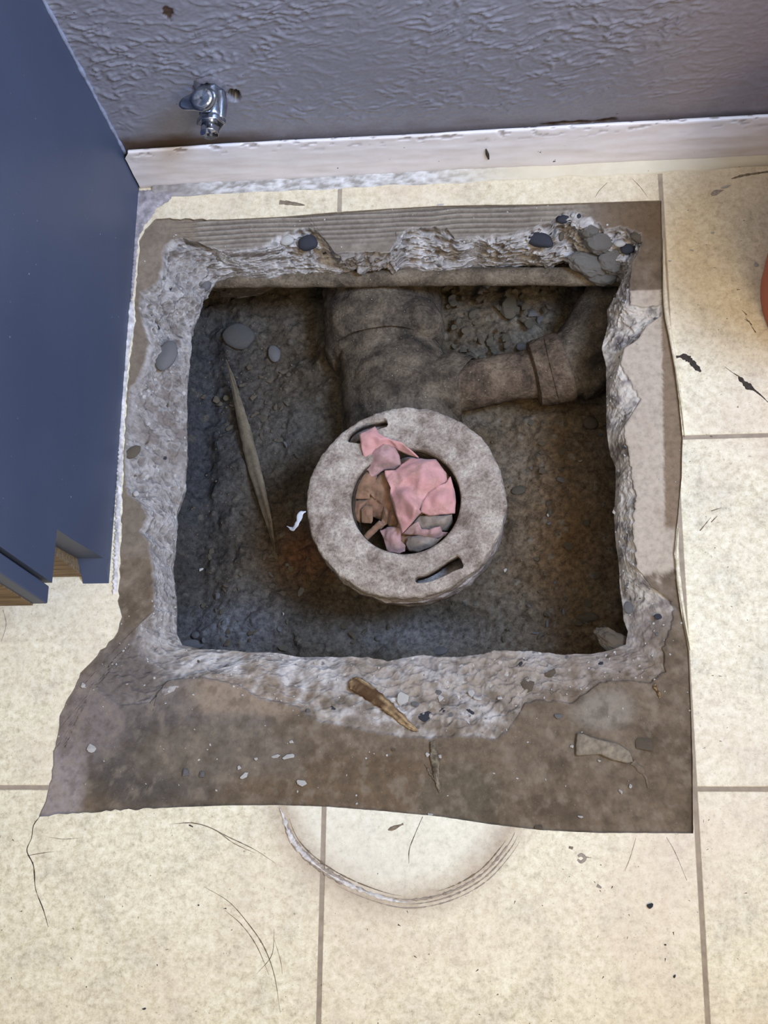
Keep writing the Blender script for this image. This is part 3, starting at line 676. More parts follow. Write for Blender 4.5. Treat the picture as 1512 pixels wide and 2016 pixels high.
cloth('rag', [(768, 880, -54), (850, 868, -52), (950, 888, -50), (985, 870, -50), (930, 930, -54), (830, 966, -58), (775, 960, -60), (755, 920, -60)], [(850, 905, -46), (900, 900, -50)], m_dustc, 'grey tan dusty rag lump at the lower edge of drain', GR, seed=8)
cloth('rag', [(800, 790, -50), (840, 745, -46), (920, 735, -42), (1040, 738, -42), (1045, 790, -50), (1010, 840, -54), (920, 840, -52), (850, 830, -52)], [(960, 780, -40), (900, 790, -46)], m_dustc, 'dusty grey rag under the right corner of the pink rag', GR, seed=9)
cloth('rag', [(735, 850, -52), (770, 815, -46), (830, 775, -42), (850, 820, -43), (900, 830, -42), (965, 808, -40), (978, 840, -44), (1015, 842, -44), (1000, 862, -48), (940, 882, -50), (880, 872, -50), (800, 855, -52)], [(850, 845, -44), (930, 850, -42)], m_pink2, 'pale pink rag fold curling along the lower right of drain', GR, seed=10)
cloth('rag', [(463, 238, -24), (520, 208, -22), (563, 188, -22), (590, 233, -22), (640, 262, -22), (720, 288, -24), (790, 345, -28), (832, 385, -32), (770, 365, -34), (720, 345, -34), (690, 325, -30), (612, 300, -26), (570, 340, -30), (497, 398, -34), (480, 330, -27)], [(540, 240, -20), (600, 270, -21), (690, 300, -24), (520, 300, -23)], m_pink, 'long pink rag lying over the upper left slot of flange', GR, amp=.0009, seed=11)
cloth('rag', [(535, 352, -32), (610, 293, -27), (640, 296, -28), (690, 325, -29), (715, 372, -33), (724, 430, -36), (690, 452, -40), (620, 462, -42), (560, 500, -44), (535, 505, -45), (522, 468, -42), (495, 445, -40), (505, 415, -38), (530, 400, -35)], [(610, 350, -26), (600, 400, -29), (660, 400, -29), (560, 440, -36)], m_pink2, 'greyish pink bulging rag between the strip and the big rag', GR, seed=12)
cloth('rag', [(885, 600, -34), (950, 560, -32), (1000, 540, -32), (1028, 503, -34), (1052, 580, -36), (1062, 660, -38), (1056, 728, -40), (980, 734, -38), (900, 742, -40), (845, 720, -38), (850, 670, -34)], [(960, 640, -29), (1000, 690, -33), (910, 690, -33)], m_pink, 'dusky pink rag flap on the right side of drain mouth', GR, seed=13)
cloth('rag', [(622, 464, -34), (690, 460, -32), (728, 425, -33), (775, 388, -34), (850, 386, -33), (940, 392, -34), (975, 440, -32), (1005, 480, -32), (1010, 530, -33), (950, 565, -30), (890, 600, -28), (860, 650, -28), (840, 705, -28), (850, 722, -28), (785, 795, -34), (730, 856, -42), (712, 800, -40), (680, 700, -36), (655, 620, -36), (660, 570, -33), (640, 530, -34), (626, 505, -36)],
      [(770, 430, -29), (850, 480, -21), (920, 450, -30), (900, 530, -25), (740, 500, -26), (790, 560, -32), (740, 610, -22), (830, 600, -28), (812, 690, -20), (750, 740, -33), (700, 560, -32), (870, 420, -26)], m_pink, 'largest salmon pink rag crumpled over the centre of drain', GR, amp=.001, seed=14)
# stick between rags
V_ = tube([P(560 + 490 / 3.15, 780 + 890 / 3.15, -.066), P(560 + 600 / 3.15, 780 + 785 / 3.15, -.056)], [.0032, .0030], 10, 24, .0006, 200)
tag(link('stick', grid_mesh('stick', V_, True), m_tan), 'short brown stick poking out among the rags at lower left of drain', 'stick')
# white plastic scrap at the left of the flange
def strip_mesh(name, pts, widths, m, label=None, cat=None, parent=None, thick=.0006, wav=.0, n=40, group=None, seed=0, xyz=False):
    q = np.array([list(p) + [w_] for p, w_ in zip(pts, widths)], float); q = catmull(q, n) if len(q) > 2 else np.array([q[0] * (1 - t) + q[1] * t for t in np.linspace(0, 1, n)])
    c = q[:, :3]; T_ = np.gradient(c, axis=0); T_ /= np.linalg.norm(T_, axis=1)[:, None] + 1e-12; N_ = np.stack([-T_[:, 1], T_[:, 0], T_[:, 2] * 0], 1); N_ /= np.linalg.norm(N_, axis=1)[:, None] + 1e-9
    w_ = np.maximum(q[:, 3:4], .00005) / 2
    if wav: w_ = w_ * (1 + wav * fbm(c * 220 + seed, 3)[:, None])
    U_ = np.array([0, 0, thick])
    V_ = np.stack([c - N_ * w_, c - N_ * w_ * .6 + U_, c + N_ * w_ * .6 + U_, c + N_ * w_], 1)
    V_[:, :, 2] += (fbm(V_ * 180 + seed, 3) * thick * .5) if wav else 0
    V2 = np.concatenate([V_, (V_[:, ::-1] - np.array([0, 0, thick * .3]))[:, :]], 1)
    me = grid_mesh(name, V2, True)
    me.flip_normals()
    if parent is None:
        cc = Vector(c.mean(0)); me.transform(Matrix.Translation(-cc)); o = link(name, me, m); o.location = cc
    else: o = link(name, me, m, parent)
    tag(o, label, cat, group); return o
strip_mesh('plastic_scrap', [P(565, 1036, -.045), P(577, 1041, -.040), P(586, 1028, -.033), P(592, 1012, -.028), P(602, 1007, -.0275)], [.0008, .0035, .0045, .005, .001], m_white, 'crumpled white plastic scrap clinging to the left of flange', 'plastic scrap', wav=.4)

def streaks(V_, dark, light, kx=5.0, ky=2.5, seed=0):
    r, c = V_.shape[:2]; a = np.linspace(0, 2 * math.pi, c, endpoint=False); g = np.linspace(0, 1, r)
    q = np.stack([np.cos(a)[None] * kx + g[:, None] * .6, np.sin(a)[None] * kx + g[:, None] * 0, np.repeat(g[:, None] * ky, c, 1) + seed], -1)
    n = fbm(q, 4, .65); n2 = fbm(np.stack([g[:, None] * 30 + 0 * a, a[None] + g[:, None] * 0, 0 * q[..., 0]], -1), 2)
    m = sstep(-.45, .55, n + .3 * n2); return lin(dark) * (1 - m[..., None]) + lin(light) * m[..., None]
def vwood():
    t = MT('streaked_wood', .85, 0, .2); c = t.attr(); n = t.noise(500, 4, .6); t.color(t.mix(1.0, c, t.ramp(n, (.3, .75), (.7, 1.1)), 'MULTIPLY')); t.bump(n, .5, .0008); return t.m
m_vwood = vwood()
m_lathv = m_vwood
def streaks_l(V_): return streaks(V_, (70, 62, 52), (128, 116, 96), 4.0, 1.5, 8)
# ------------------------------------------------------------------ wood, stones and litter in the pit
zl0 = on_soil(495, 900, .012)
lp = [(445, 708), (458, 750), (470, 800), (485, 860), (500, 920), (515, 975), (530, 1030), (542, 1088)]
lth = [P(u, v, zl0 + .001 * math.sin(i)) for i, (u, v) in enumerate(lp)]
V_ = tube(lth, [.0006, .003, .0052, .0073, .0076, .0062, .0038, .0005], 12, 110, .0005, 120, squash=.35)
V_[..., 2] += (V_[..., 0] - V_[..., 0].mean(1, keepdims=True)) * .5
me = grid_mesh('wood_lath', V_, True, streaks_l(V_)); cc_ = Vector(V_.reshape(-1, 3).mean(0)); me.transform(Matrix.Translation(-cc_)); o = link('wood_lath', me, m_lathv, smooth=False); o.location = cc_
tag(o, 'long thin pointed wood splinter lying on the earth in the pit', 'wood')
bc = cobble_mesh('cobble_flat', 5, .42, .10, 4); bc.materials.append(m_cob); bc.polygons.foreach_set('use_smooth', [True] * len(bc.polygons))
z = on_soil(470, 660, .004)
o = link('cobble', bc); o.location = P(470, 662, z); o.scale = (.036, .030, .024); o.rotation_euler = (0, 0, -.2); tag(o, 'large smooth grey cobble in the upper left of the pit', 'stone')
o = link('cobble', cobs['g']); z = on_soil(540, 695, .003); o.location = P(540, 696, z); o.scale = (.014, .019, .014); o.rotation_euler = (0, 0, .2); tag(o, 'small oval grey stone below right of the large cobble', 'stone')
def soil_stone(u, v, w_, h_, key, label, group=None, rot=0, name='stone', lift=.002, cob=False, th=None):
    if group:      # say look, size and spot of each loose stone
        look = {'s': 'earth caked', 'b': 'brown', 'g': 'grey', 'w': 'pale'}[key]; size = 'small' if w_ < 17 else 'larger'
        u0, u1, v0, v1 = {'rubble': (872, 1195, 560, 735), 'left': (400, 590, 720, 900), 'front': (390, 780, 1080, 1275), 'right': (990, 1190, 830, 1270)}[[k for k in ('rubble', 'left', 'front', 'right') if k in group][0]]
        fu, fv = (u - u0) / (u1 - u0), (v - v0) / (v1 - v0)
        label = f"{size} {look} {label}, {('back', 'middle', 'front')[min(2, int(fv * 3))]} {('left', 'centre', 'right')[min(2, int(fu * 3))]} of them"
    z = on_soil(u, v, lift); me = cobs[key] if cob else SH[key][rnd.randrange(5)]
    return put(name, me, u, v, z, w_, h_, rot, th, label, 'stone', group, tilt=.4)
soil_stone(1163, 833, 34, 28, 'b', 'rounded tan stone near the right edge of pit below the branch pipe', lift=.004, cob=True)
soil_stone(1000, 602, 52, 70, 's', 'largest squarish stone in the rubble behind the branch pipe', lift=.012)
soil_stone(1028, 684, 26, 18, 'g', 'pale oval stone just above the branch pipe', lift=.008, cob=True)
soil_stone(955, 572, 30, 26, 'b', 'pointed tan stone right under the thin pipe', lift=.010)
soil_stone(1155, 1215, 50, 30, 's', 'broad flat stone in the lower right corner of the pit', lift=.003)
soil_stone(745, 1256, 16, 12, 'g', 'small rounded pale pebble below the drain near the front lip', lift=.002, cob=True)
soil_stone(866, 1281, 34, 18, 'g', 'pale oval stone at the front lip of the pit', lift=.002, cob=True)
soil_stone(385, 1250, 20, 14, 'g', 'bluish pebble in the lower left corner of the pit', lift=.002, cob=True)
soil_stone(380, 1268, 50, 18, 'g', 'flat stone wedged against the front left lip of the pit', lift=.004, cob=True)
soil_stone(1020, 965, 28, 20, 's', 'dark stone right of the flange', lift=.002, cob=True)
# loose piece of concrete in front right corner
lumpb = lump.copy(); lumpb.materials[0] = m_stone_b
V_c = put('concrete_lump', lumpb, 1214, 1270, -.036, 96, 46, .6, .03, 'lump of concrete wedged in the front right corner of the hole', 'concrete lump', tilt=.1)
r3 = random.Random(33)
for k in range(150):
    u, v = r3.uniform(872, 1195), r3.uniform(560, 735)
    if v > 720 - (u - 900) * .12 or v > 640 + (1100 - u) * .55 and u > 1040: continue
    if u > 1100 and v > 610 - (u - 1100): continue
    s = r3.uniform(11, 30); soil_stone(u, v, s, s * r3.uniform(.6, 1), r3.choice('sssbg' if v < 640 else 'ssb'), 'angular stone in rubble behind branch pipe', 'rubble stones behind the branch pipe', r3.uniform(0, 3), lift=r3.uniform(.003, .016))
areas = [((400, 590), (720, 900), 'flake on soil left of drain', 'stone flakes left of the drain', 34), ((390, 780), (1080, 1275), 'flake on soil before the drain', 'stone flakes in front of the drain', 62), ((990, 1190), (830, 1270), 'flake on soil right of drain', 'stone flakes right of the drain', 48)]
for (u0, u1), (v0, v1), lab, grp, n in areas:
    for k in range(n):
        u, v = r3.uniform(u0, u1), r3.uniform(v0, v1); s = r3.uniform(8, 26)
        if math.hypot(u - 800, v - 1000) < 215: continue
        soil_stone(u, v, s, s * r3.uniform(.4, .9), r3.choice('ssbbbgw' if s < 12 else 'sssbbg'), lab, grp, r3.uniform(0, 3), lift=.0025, th=r3.uniform(.003, .008))
# grit on the iron bend: one scattering nobody could count
def grit(name, spots, mats_, label, root=None, size=(.0008, .0022), seed=1):
    r = random.Random(seed); bm = bmesh.new()
    for p in spots:
        s = r.uniform(*size); mt = Matrix.Translation(p) @ Matrix.Rotation(r.uniform(0, 6), 4, 'Z') @ Matrix.Rotation(r.uniform(0, 3), 4, 'X') @ Matrix.Diagonal((s, s * r.uniform(.4, 1), s * .6, 1))
        g = bmesh.ops.create_icosphere(bm, subdivisions=1, radius=.6, matrix=mt)
    me = bm_mesh(name, bm); me.materials.append(mats_); o = link(name, me, smooth=False); tag(o, label, 'grit', kind='stuff'); return o
sp = []
for k in range(700):
    i = r3.randrange(NC); row = int(n1 * .35) + int((n2 + n1 * .65) * r3.random() * .99); q = Vector(V[row, i])
    if q.y < .2 or r3.random() < .4: sp.append(q + Vector((0, 0, .0004)))
grit('concrete_grit', sp, m_stone_w, 'pale gritty crumbs scattered over the bare slab around the hole', size=(.0006, .0024), seed=3)
sp = []
for k in range(900):
    u, v = r3.uniform(370, 1200), r3.uniform(580, 1280); z = on_soil(u, v, .0006); sp.append(P(u, v, z))
grit('earth_grit', sp, m_stone_b, 'fine gritty crumbs scattered over the earth in the pit', size=(.0006, .0026), seed=4)

# ------------------------------------------------------------------ loose things on the slab
def slab_at(u, v):
    z = ZS
    q = P(u, v, z); d = (V[..., 0] - q.x) ** 2 + (V[..., 1] - q.y) ** 2; d = d[:n1 + n2]; i = np.unravel_index(d.argmin(), d.shape)
    return float(V[i][2])
zz = slab_at(750, 1390)
def wood_piece(name, pts, wid, th, m, label, seed):
    zs = [slab_at(u, v) for u, v in pts]
    z = max(zs); V_ = tube([P(u, v, z + th * .45) for u, v in pts], [w_ / 2 for w_ in wid], 12, 70, .0011, 190, squash=th / max(wid))
    V_[:, :, 2] += perlin(V_ * 400) * .0008
    dk, lt = ((84, 60, 38), (176, 148, 108)) if m is m_stickwood else ((84, 74, 60), (140, 126, 104))
    me = grid_mesh(name, V_, True, streaks(V_, dk, lt, seed=seed)); m = m_vwood; c = Vector(V_.reshape(-1, 3).mean(0)); me.transform(Matrix.Translation(-c)); o = link(name, me, m, smooth=False); o.location = c; tag(o, label, 'wood'); return o
wood_piece('wood_splinter', [(690, 1340), (700, 1347), (730, 1366), (765, 1393), (800, 1424), (824, 1440)], [.006, .013, .0125, .010, .006, .0012], .007, m_stickwood, 'light brown split wood stick on the concrete in front of the hole', 1)
wood_piece('wood_splinter', [(851, 1460), (854, 1480), (857, 1505), (861, 1535), (866, 1562)], [.004, .007, .0065, .004, .0008], .004, m_lath, 'narrow grey brown splinter pointing down in front of the stick', 2)
wood_piece('wood_splinter', [(836, 1505), (846, 1520), (855, 1536)], [.0008, .002, .0008], .0018, m_lath, 'tiny curled splinter beside the narrow splinter', 3)
wood_piece('wood_splinter', [(1288, 1348), (1294, 1360), (1300, 1374)], [.003, .0035, .002], .003, m_stickwood, 'small wood chip on the slab near the front right corner of hole', 4)
# mortar flake and small stones
fl = bmesh.new()
cloth('mortar_flake', [(1136, 1443, -1.2), (1150, 1446, 0), (1170, 1454, 0), (1215, 1464, 0), (1240, 1480, 0), (1246, 1500, -1), (1234, 1503, -2), (1205, 1496, -1), (1180, 1485, -1), (1165, 1486, -1), (1133, 1489, -2), (1133, 1470, -1)], [(1150, 1470, 1.0), (1190, 1472, .8), (1225, 1486, .6)], simple('mortar_grey', (148, 134, 114), .9, var=.3), 'flat greyish mortar flake on the slab at the lower right', cat='mortar flake', scale=1, ox=0, oy=0, amp=.0009)
strip_mesh('mortar_smear', [P(1246, 1500, ZS + .0006), P(1262, 1516, ZS + .0005), P(1272, 1532, ZS + .0004), P(1276, 1552, ZS + .0004)], [.007, .004, .003, .0008], simple('mortar_dark', (126, 110, 90), .9), 'thin brown smear trailing from the mortar flake', 'smear', thick=.0008, wav=.5)
for u, v, w_, h_, k_, ro_, lab in [
    (181, 1470, 24, 28, 'w', .3, 'pale flat pebble alone on the left of the bare slab'),
    (1270, 1466, 40, 36, 'b', .4, 'angular brown stone right of the mortar flake'),
    (1100, 1409, 17, 14, 'g', .2, 'bluish grey chip above the mortar flake'),
    (365, 1522, 18, 22, 'g', .1, 'leftmost grey chip of the row on the lower slab'),
    (399, 1524, 16, 18, 'g', .6, 'second grey chip of the row on the lower slab'),
    (471, 1512, 10, 12, 'w', .6, 'small pale chip above the slanted chip in the row'),
    (481, 1527, 20, 12, 'w', -.7, 'slanted pale chip in the middle of the lower slab'),
    (543, 1489, 20, 9, 'w', -.2, 'left chip of the pale pair in front of the hole'),
    (569, 1490, 28, 12, 'w', -.2, 'right chip of the pale pair in front of the hole'),
    (574, 1461, 10, 10, 'w', 0, 'round pale crumb above the pale pair of chips'),
    (504, 1494, 8, 8, 'w', 0, 'tiny pale crumb left of the pale pair of chips'),
    (594, 1541, 22, 16, 'w', .2, 'pale broken chip near the front cut edge of vinyl'),
    (847, 1602, 14, 10, 'w', 0, 'pale chip on the cut edge above the oval stain'),
    (164, 1347, 12, 18, 'w', .2, 'white flake on the left edge of bare slab'),
    (1062, 1632, 20, 20, 'b', .3, 'angular chip straddling the front cut edge of vinyl'),
    (1143, 1608, 12, 6, 'w', .2, 'thin white chip near the lower right of bare slab'),
    (1222, 1559, 12, 8, 'w', .9, 'white sliver chip under the mortar flake'),
    (1242, 1546, 8, 14, 'w', .3, 'upright white sliver chip under the mortar flake'),
    (1126, 1470, 8, 8, 'w', .3, 'tiny white crumb left of the mortar flake'),
    (1180, 1498, 8, 6, 'w', .3, 'tiny pale crumb below the mortar flake'),
    (775, 1476, 12, 8, 'b', .3, 'tiny tan chip left of the narrow splinter'),
    (842, 1486, 10, 12, 'w', .3, 'pale crumb touching the narrow splinter on its left'),
    (866, 1490, 9, 12, 'w', .3, 'pale crumb touching the narrow splinter on its right'),
    (290, 834, 16, 10, 'w', .2, 'white flake on the left rim of hole')]:
    z = slab_at(u, v)
    put('chip' if max(w_, h_) < 30 else 'stone', SH[k_][rnd.randrange(5)], u, v, z + .0018, w_, h_, ro_, .0055, lab, 'stone')
# loose debris on the vinyl
for u, v, w_, h_, ro_, key, lab, th in [
    (1429, 367, 24, 7, -.3, 'w', 'white sliver on the vinyl near the back wall at right', .002),
    (1403, 458, 9, 7, 0, 'w', 'white crumb highest on the right vinyl', .002), (1355, 414, 5, 5, 0, 'w', 'tiny white dot crumb near the back right grout line', .002),
    (1391, 481, 5, 4, 0, 'w', 'minute white crumb below the white crumb on the right vinyl', .002),
    (1362, 493, 10, 6, .3, 'w', 'white v shaped flake on the right vinyl', .0015), (1319, 514, 9, 6, .2, 'w', 'white flake beside the right cut edge', .0015),
    (1490, 519, 15, 18, .6, 'w', 'pale triangular flake beside the orange bucket', .0012),
    (1280, 1783, 13, 15, .3, 'd', 'dark triangular chip on the lower right vinyl', .004), (867, 402, 20, 9, -.2, 'w', 'white flake on the cut edge behind the hole', .002),
    (1328, 1922, 5, 9, .2, 'd', 'dark oval seed like bit on the bottom right vinyl', .002), (284, 1986, 9, 5, 0, 'd', 'small dark rectangular bit on the bottom left vinyl', .002),
    (391, 1782, 4, 4, 0, 'd', 'black dot of dirt on the left lower vinyl', .002), (1310, 1860, 5, 4, 0, 'd', 'black dot of dirt on the lower right vinyl', .002)]:
    put('chip', SH[key][rnd.randrange(5)], u, v, th * .4, w_, h_, ro_, th, lab, 'chip', tilt=.03)

# scuffs, cracks and scratches of the vinyl (thin residue, parts of the floor)
def scuff(pts, wmm, m, n=40, wav=.6):
    strip_mesh('scuff', [P(u, v, .00005) for u, v in pts], [w_ / 1000 for w_ in wmm], m, parent=floor, thick=.00022, wav=wav, n=n, seed=rnd.random() * 9)
scuff([(78, 1608), (66, 1625), (62, 1650), (53, 1675), (66, 1705), (70, 1750), (85, 1790), (95, 1825)], [.5, .8, .6, .7, 1.0, .6, .7, .2], m_scuff2, 60)
scuff([(52, 1685), (80, 1680), (110, 1676)], [.2, .6, .1], m_scuff); scuff([(95, 1648), (125, 1652), (160, 1650)], [.2, .5, .1], m_scuff)
scuff([(332, 1623), (375, 1620), (410, 1628), (450, 1648), (500, 1672), (543, 1700)], [.1, .8, .7, .8, .5, .1], m_scuff)
scuff([(375, 1618), (420, 1632), (460, 1660), (503, 1680)], [.3, .5, .6, .1], m_scuff); scuff([(372, 1624), (380, 1628)], [1.2, 1.0], m_scuff2, 6)
scuff([(400, 1745), (450, 1775), (490, 1820), (520, 1865), (540, 1920), (552, 1995)], [.1, .5, .7, .8, .6, .1], m_scuff)
scuff([(440, 1790), (475, 1820), (505, 1862), (530, 1920)], [.1, .6, .6, .1], m_scuff); scuff([(505, 1918), (535, 1880), (540, 1830)], [.1, .5, .1], m_scuff); scuff([(540, 1850), (552, 1890), (556, 1918)], [.1, .5, .1], m_scuff)
scuff([(832, 1608), (818, 1640), (806, 1672), (805, 1700)], [.4, .5, .6, .2], m_scuff2)
scuff([(764, 1634), (775, 1630), (794, 1622)], [1.6, 4.2, 2.0], m_scuff, 12)
scuff([(1252, 1650), (1240, 1690), (1230, 1715)], [.2, .5, .1], m_scuff); scuff([(1312, 1648), (1330, 1680), (1352, 1733)], [.2, .5, .2], m_scuff)
scuff([(1329, 703), (1345, 702), (1357, 708), (1370, 722), (1380, 732)], [1.5, 4.5, 6.5, 5.0, 1.2], m_scuff2, 40, 1.2)
scuff([(1427, 722), (1440, 732), (1456, 742)], [.2, .6, .8], m_scuff2); scuff([(1454, 742), (1470, 758), (1485, 768), (1500, 780), (1512, 792)], [1.8, 5, 1.8, 1.2, .8], m_scuff2, 40, .8)
for pts in [[(1460, 610), (1470, 620)], [(1468, 625), (1480, 640)], [(1478, 640), (1488, 655)], [(1466, 628), (1476, 634)], [(1400, 1018), (1378, 1045)], [(1412, 1016), (1400, 1028)], [(1420, 860 - 640 + 780), (1400, 1006)]]:
    scuff(pts, [.3, 1.1], m_scuff, 10)
scuff([(1138, 1686), (1145, 1683), (1152, 1690), (1144, 1697), (1137, 1692)], [2.2, 2.6, 2.4, 2.4, 1.5], m_scuffl, 20, .3); scuff([(1150, 1687), (1165, 1689)], [1.6, .3], m_scuffl, 8)
scuff([(1175, 1743), (1184, 1748)], [3, 2], m_scuffl, 10, .3); scuff([(1120, 1668), (1128, 1670)], [2, 2], m_scuff, 6, .3)
scuff([(550, 398), (570, 400), (600, 404)], [5, 4.5, 1.5], m_scuff, 30, .35)
scuff([(1400, 384), (1412, 378), (1425, 374)], [3.0, 4.5, 1.0], m_scuffl, 20, .4); scuff([(1440, 352), (1465, 345), (1512, 338)], [1, 2.4, 2.0], m_scuff, 60, .5)
scuff([(1195, 360), (1180, 375), (1172, 388)], [.3, .6, .2], m_scuff); scuff([(1245, 352), (1262, 370), (1275, 388)], [.3, .6, .2], m_scuff)
scuff([(6, 1200), (12, 1230), (2, 1265)], [.4, .8, .2], m_scuffl)
rr_ = random.Random(5)
for k in range(70):
    u, v = rr_.uniform(0, 1512), rr_.uniform(1600, 2016)
    if v < 1660 and 78 < u < 1365: continue
    a = rr_.uniform(0, 3.1); l = rr_.uniform(2, 7); scuff([(u, v), (u + l * math.cos(a), v + l * math.sin(a))], [rr_.uniform(.3, 1.1), .2], rr_.choice([m_scuff, m_scuff2, m_scuff]), 6)
for k in range(30):
    u, v = rr_.uniform(1345, 1500), rr_.uniform(380, 1500); a = rr_.uniform(0, 3.1); l = rr_.uniform(2, 8); scuff([(u, v), (u + l * math.cos(a), v + l * math.sin(a) * .4)], [rr_.uniform(.3, 1.2), .2], m_scuff, 6)
strip_mesh('curled_edge', [P(u, v, .0002) for u, v in [(1306, 470), (1308, 540), (1312, 610), (1322, 670), (1333, 735), (1342, 800), (1348, 860)]], [.0004, .003, .0045, .0035, .0028, .002, .0004], m_tile, parent=floor, thick=.0022, wav=.1, n=60)
strip_mesh('curled_edge', [P(u, v, .0002) for u, v in [(1336, 1040), (1333, 1090), (1338, 1150), (1347, 1210), (1359, 1280)]], [.0004, .0030, .0034, .0024, .0004], m_tile, parent=floor, thick=.0018, wav=.1, n=40)
# caulk ring of the old toilet foot
rc = catmull([list(p) for p in ring_w], 200)
def ringseg(a, b, off, w_, m, th, wav=.5, seed=0, label=None):
    q = rc[int(a * 199):int(b * 199) + 1:4].copy(); c = np.array([RINGC[0], RINGC[1], 0]); d = q - c; d /= np.linalg.norm(d, axis=1)[:, None]; q = q + d * off; q[:, 2] = .00008
    n = len(q); ww = [w_ * min(1, 4 * min(i + .3, n - 1 - i + .3) / n) for i in range(n)]
    return q, ww
cr = empty('caulk_ring', (RINGC[0], RINGC[1], 0), 'curved line of old white caulk left on vinyl by the toilet foot', 'caulk')
def rp(a, b, off, w_, m, th, wav, seed):
    q, ww = ringseg(a, b, off, w_, m, th)
    q = q - np.array([RINGC[0], RINGC[1], 0]); strip_mesh('caulk_bead', [tuple(x) for x in q], ww, m, parent=cr, thick=th, wav=wav, n=160, seed=seed)
rp(.0, .42, 0, .0055, m_caulkd, .0005, .5, 1); rp(.0, .25, .0003, .0042, m_caulk, .0016, .7, 2); rp(.24, .52, .0005, .0030, m_caulk, .0011, .9, 3)
rp(.42, .99, -.0015, .0016, m_caulkd, .0004, 1.0, 4); rp(.5, .97, .0018, .0011, m_caulkd, .0004, 1.0, 5); rp(.6, .9, -.0050, .0010, m_scuff, .0003, 1, 6); rp(.05, .5, -.0042, .0009, m_scuff, .0003, .8, 7)
rp(.3, .95, .0050, .0009, m_scuffl, .0003, 1, 8)

# ------------------------------------------------------------------ back wall with brushed-on texture
WY = .5905
gxw = np.concatenate([np.linspace(-1.3, -.22, 8), np.arange(-.2185, .46, .0014), np.linspace(.47, 1.6, 10)])
gzw = np.concatenate([[-.25, -.12], np.arange(-.03, .33, .0014), np.arange(.3315, .78, .0020), np.linspace(.79, 2.4, 14)])
XW, ZW = np.meshgrid(gxw, gzw)
pw = np.stack([XW, ZW, XW * 0 + 1.7], -1)
wx = perlin(pw * 26) * .010 + perlin(pw * 70 + 9) * .0025; wz = perlin(pw * 26 + 31) * .010 + perlin(pw * 70 + 4) * .0025 + .03 * perlin(pw * 5 + 8)
q = pw + np.stack([wx, wz, wx * 0], -1)
ang = .12 + 0 * pw[..., 0]
qa = np.stack([(q[..., 0] * np.cos(ang) + q[..., 1] * np.sin(ang)) * 70, (-q[..., 0] * np.sin(ang) + q[..., 1] * np.cos(ang)) * 165, q[..., 2]], -1)
rg = np.clip(1 - 2.8 * np.abs(perlin(qa)), 0, 1) ** 1.4 * sstep(-.35, .25, perlin(qa * .6 + 50)); rg2 = np.clip(1 - 3 * np.abs(perlin(qa * 1.7 + 8)), 0, 1) ** 1.5
amt = np.clip(.75 + .8 * perlin(pw * 9 + 5), .1, 1.2) * (1 - .75 * sstep(.24, .42, XW)) * sstep(.065, .105, ZW + .01 * perlin(pw * 20)) * (1 - sstep(.70, .77, ZW)) * (1 - .6 * np.exp(-(((XW + .13) / .05) ** 2 + ((ZW - .10) / .04) ** 2)))
YW = WY - amt * (rg * .0019 + rg2 * .0006) - fbm(pw * 120, 3) * .00012 * (ZW < .78)
h = PY(461, 187, WY); dd = ((XW - h.x) / .0052) ** 2 + ((ZW - h.z) / .0095) ** 2; hole = 1 - sstep(.7, 1.15, dd + .15 * perlin(pw * 200)); YW += hole * .02
vc = PY(408, 165, WY); dd2 = ((XW - vc.x) / .013) ** 2 + ((ZW - vc.z) / .022) ** 2; YW -= np.exp(-dd2 * .6) * .0012
h2 = PY(330, 24, WY); d3 = np.abs(((XW - h2.x) / .006)) + np.abs((ZW - h2.z) / .011) + .5 * perlin(pw * 260); tear = 1 - sstep(.7, .95, d3); YW += tear * .0012
# crack of missing paint above the baseboard on the right
g1, g2 = PY(1065, 247, WY), PY(1220, 238, WY); tz = g1.z + (g2.z - g1.z) * (XW - g1.x) / (g2.x - g1.x)
crk = sstep(g1.x - .004, g1.x + .01, XW) * (1 - sstep(g2.x - .01, g2.x, XW)) * (1 - sstep(.002, .0045, np.abs(ZW - tz) + .003 * perlin(pw * 90))); YW += crk * .004
cw_ = np.empty(XW.shape + (3,)); cw_[:] = lin((138, 138, 148))
nw = perlin(pw * 6 + 2); cw_ = ov2(cw_, .8 * sstep(.12, .40, XW), (128, 116, 116))  # warm light on the right painted into the wall as a brown shift
cw_ = ov2(cw_, .5 * sstep(-.1, .6, nw), (128, 126, 134)); 
cw_ = ov2(cw_, np.clip(hole * 1.6, 0, 1), (52, 42, 34)); cw_ = ov2(cw_, tear, (74, 56, 44)); cw_ = ov2(cw_, crk, (66, 46, 34))
low = (1 - sstep(.064, .080, ZW + .004 * perlin(pw * 60))) * (1 - sstep(-.12, -.02, XW)); cw_ = ov2(cw_, low, (84, 66, 52))  # shadow of the gap behind the left baseboard painted onto the wall foot
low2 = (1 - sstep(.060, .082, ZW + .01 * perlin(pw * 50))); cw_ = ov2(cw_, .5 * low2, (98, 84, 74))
t = MT('textured_grey_wall_paint', .33, 0, .6); c = t.attr(); n_ = t.noise(300, 4, .6); c = t.mix(1.0, c, t.ramp(n_, (.3, .88), (.7, 1.06)), 'MULTIPLY')
sp_ = t.noise(150, 2); c = t.mix(t.ramp(sp_, (.775, 0.0), (.79, .9)), c, (60, 50, 46)); t.color(c); t.bump(n_, .2, .0004); m_wall = t.m
wall = link('wall_back', grid_mesh('wall_back', np.stack([XW, YW, ZW], -1), False, cw_), m_wall); wall['kind'] = 'structure'

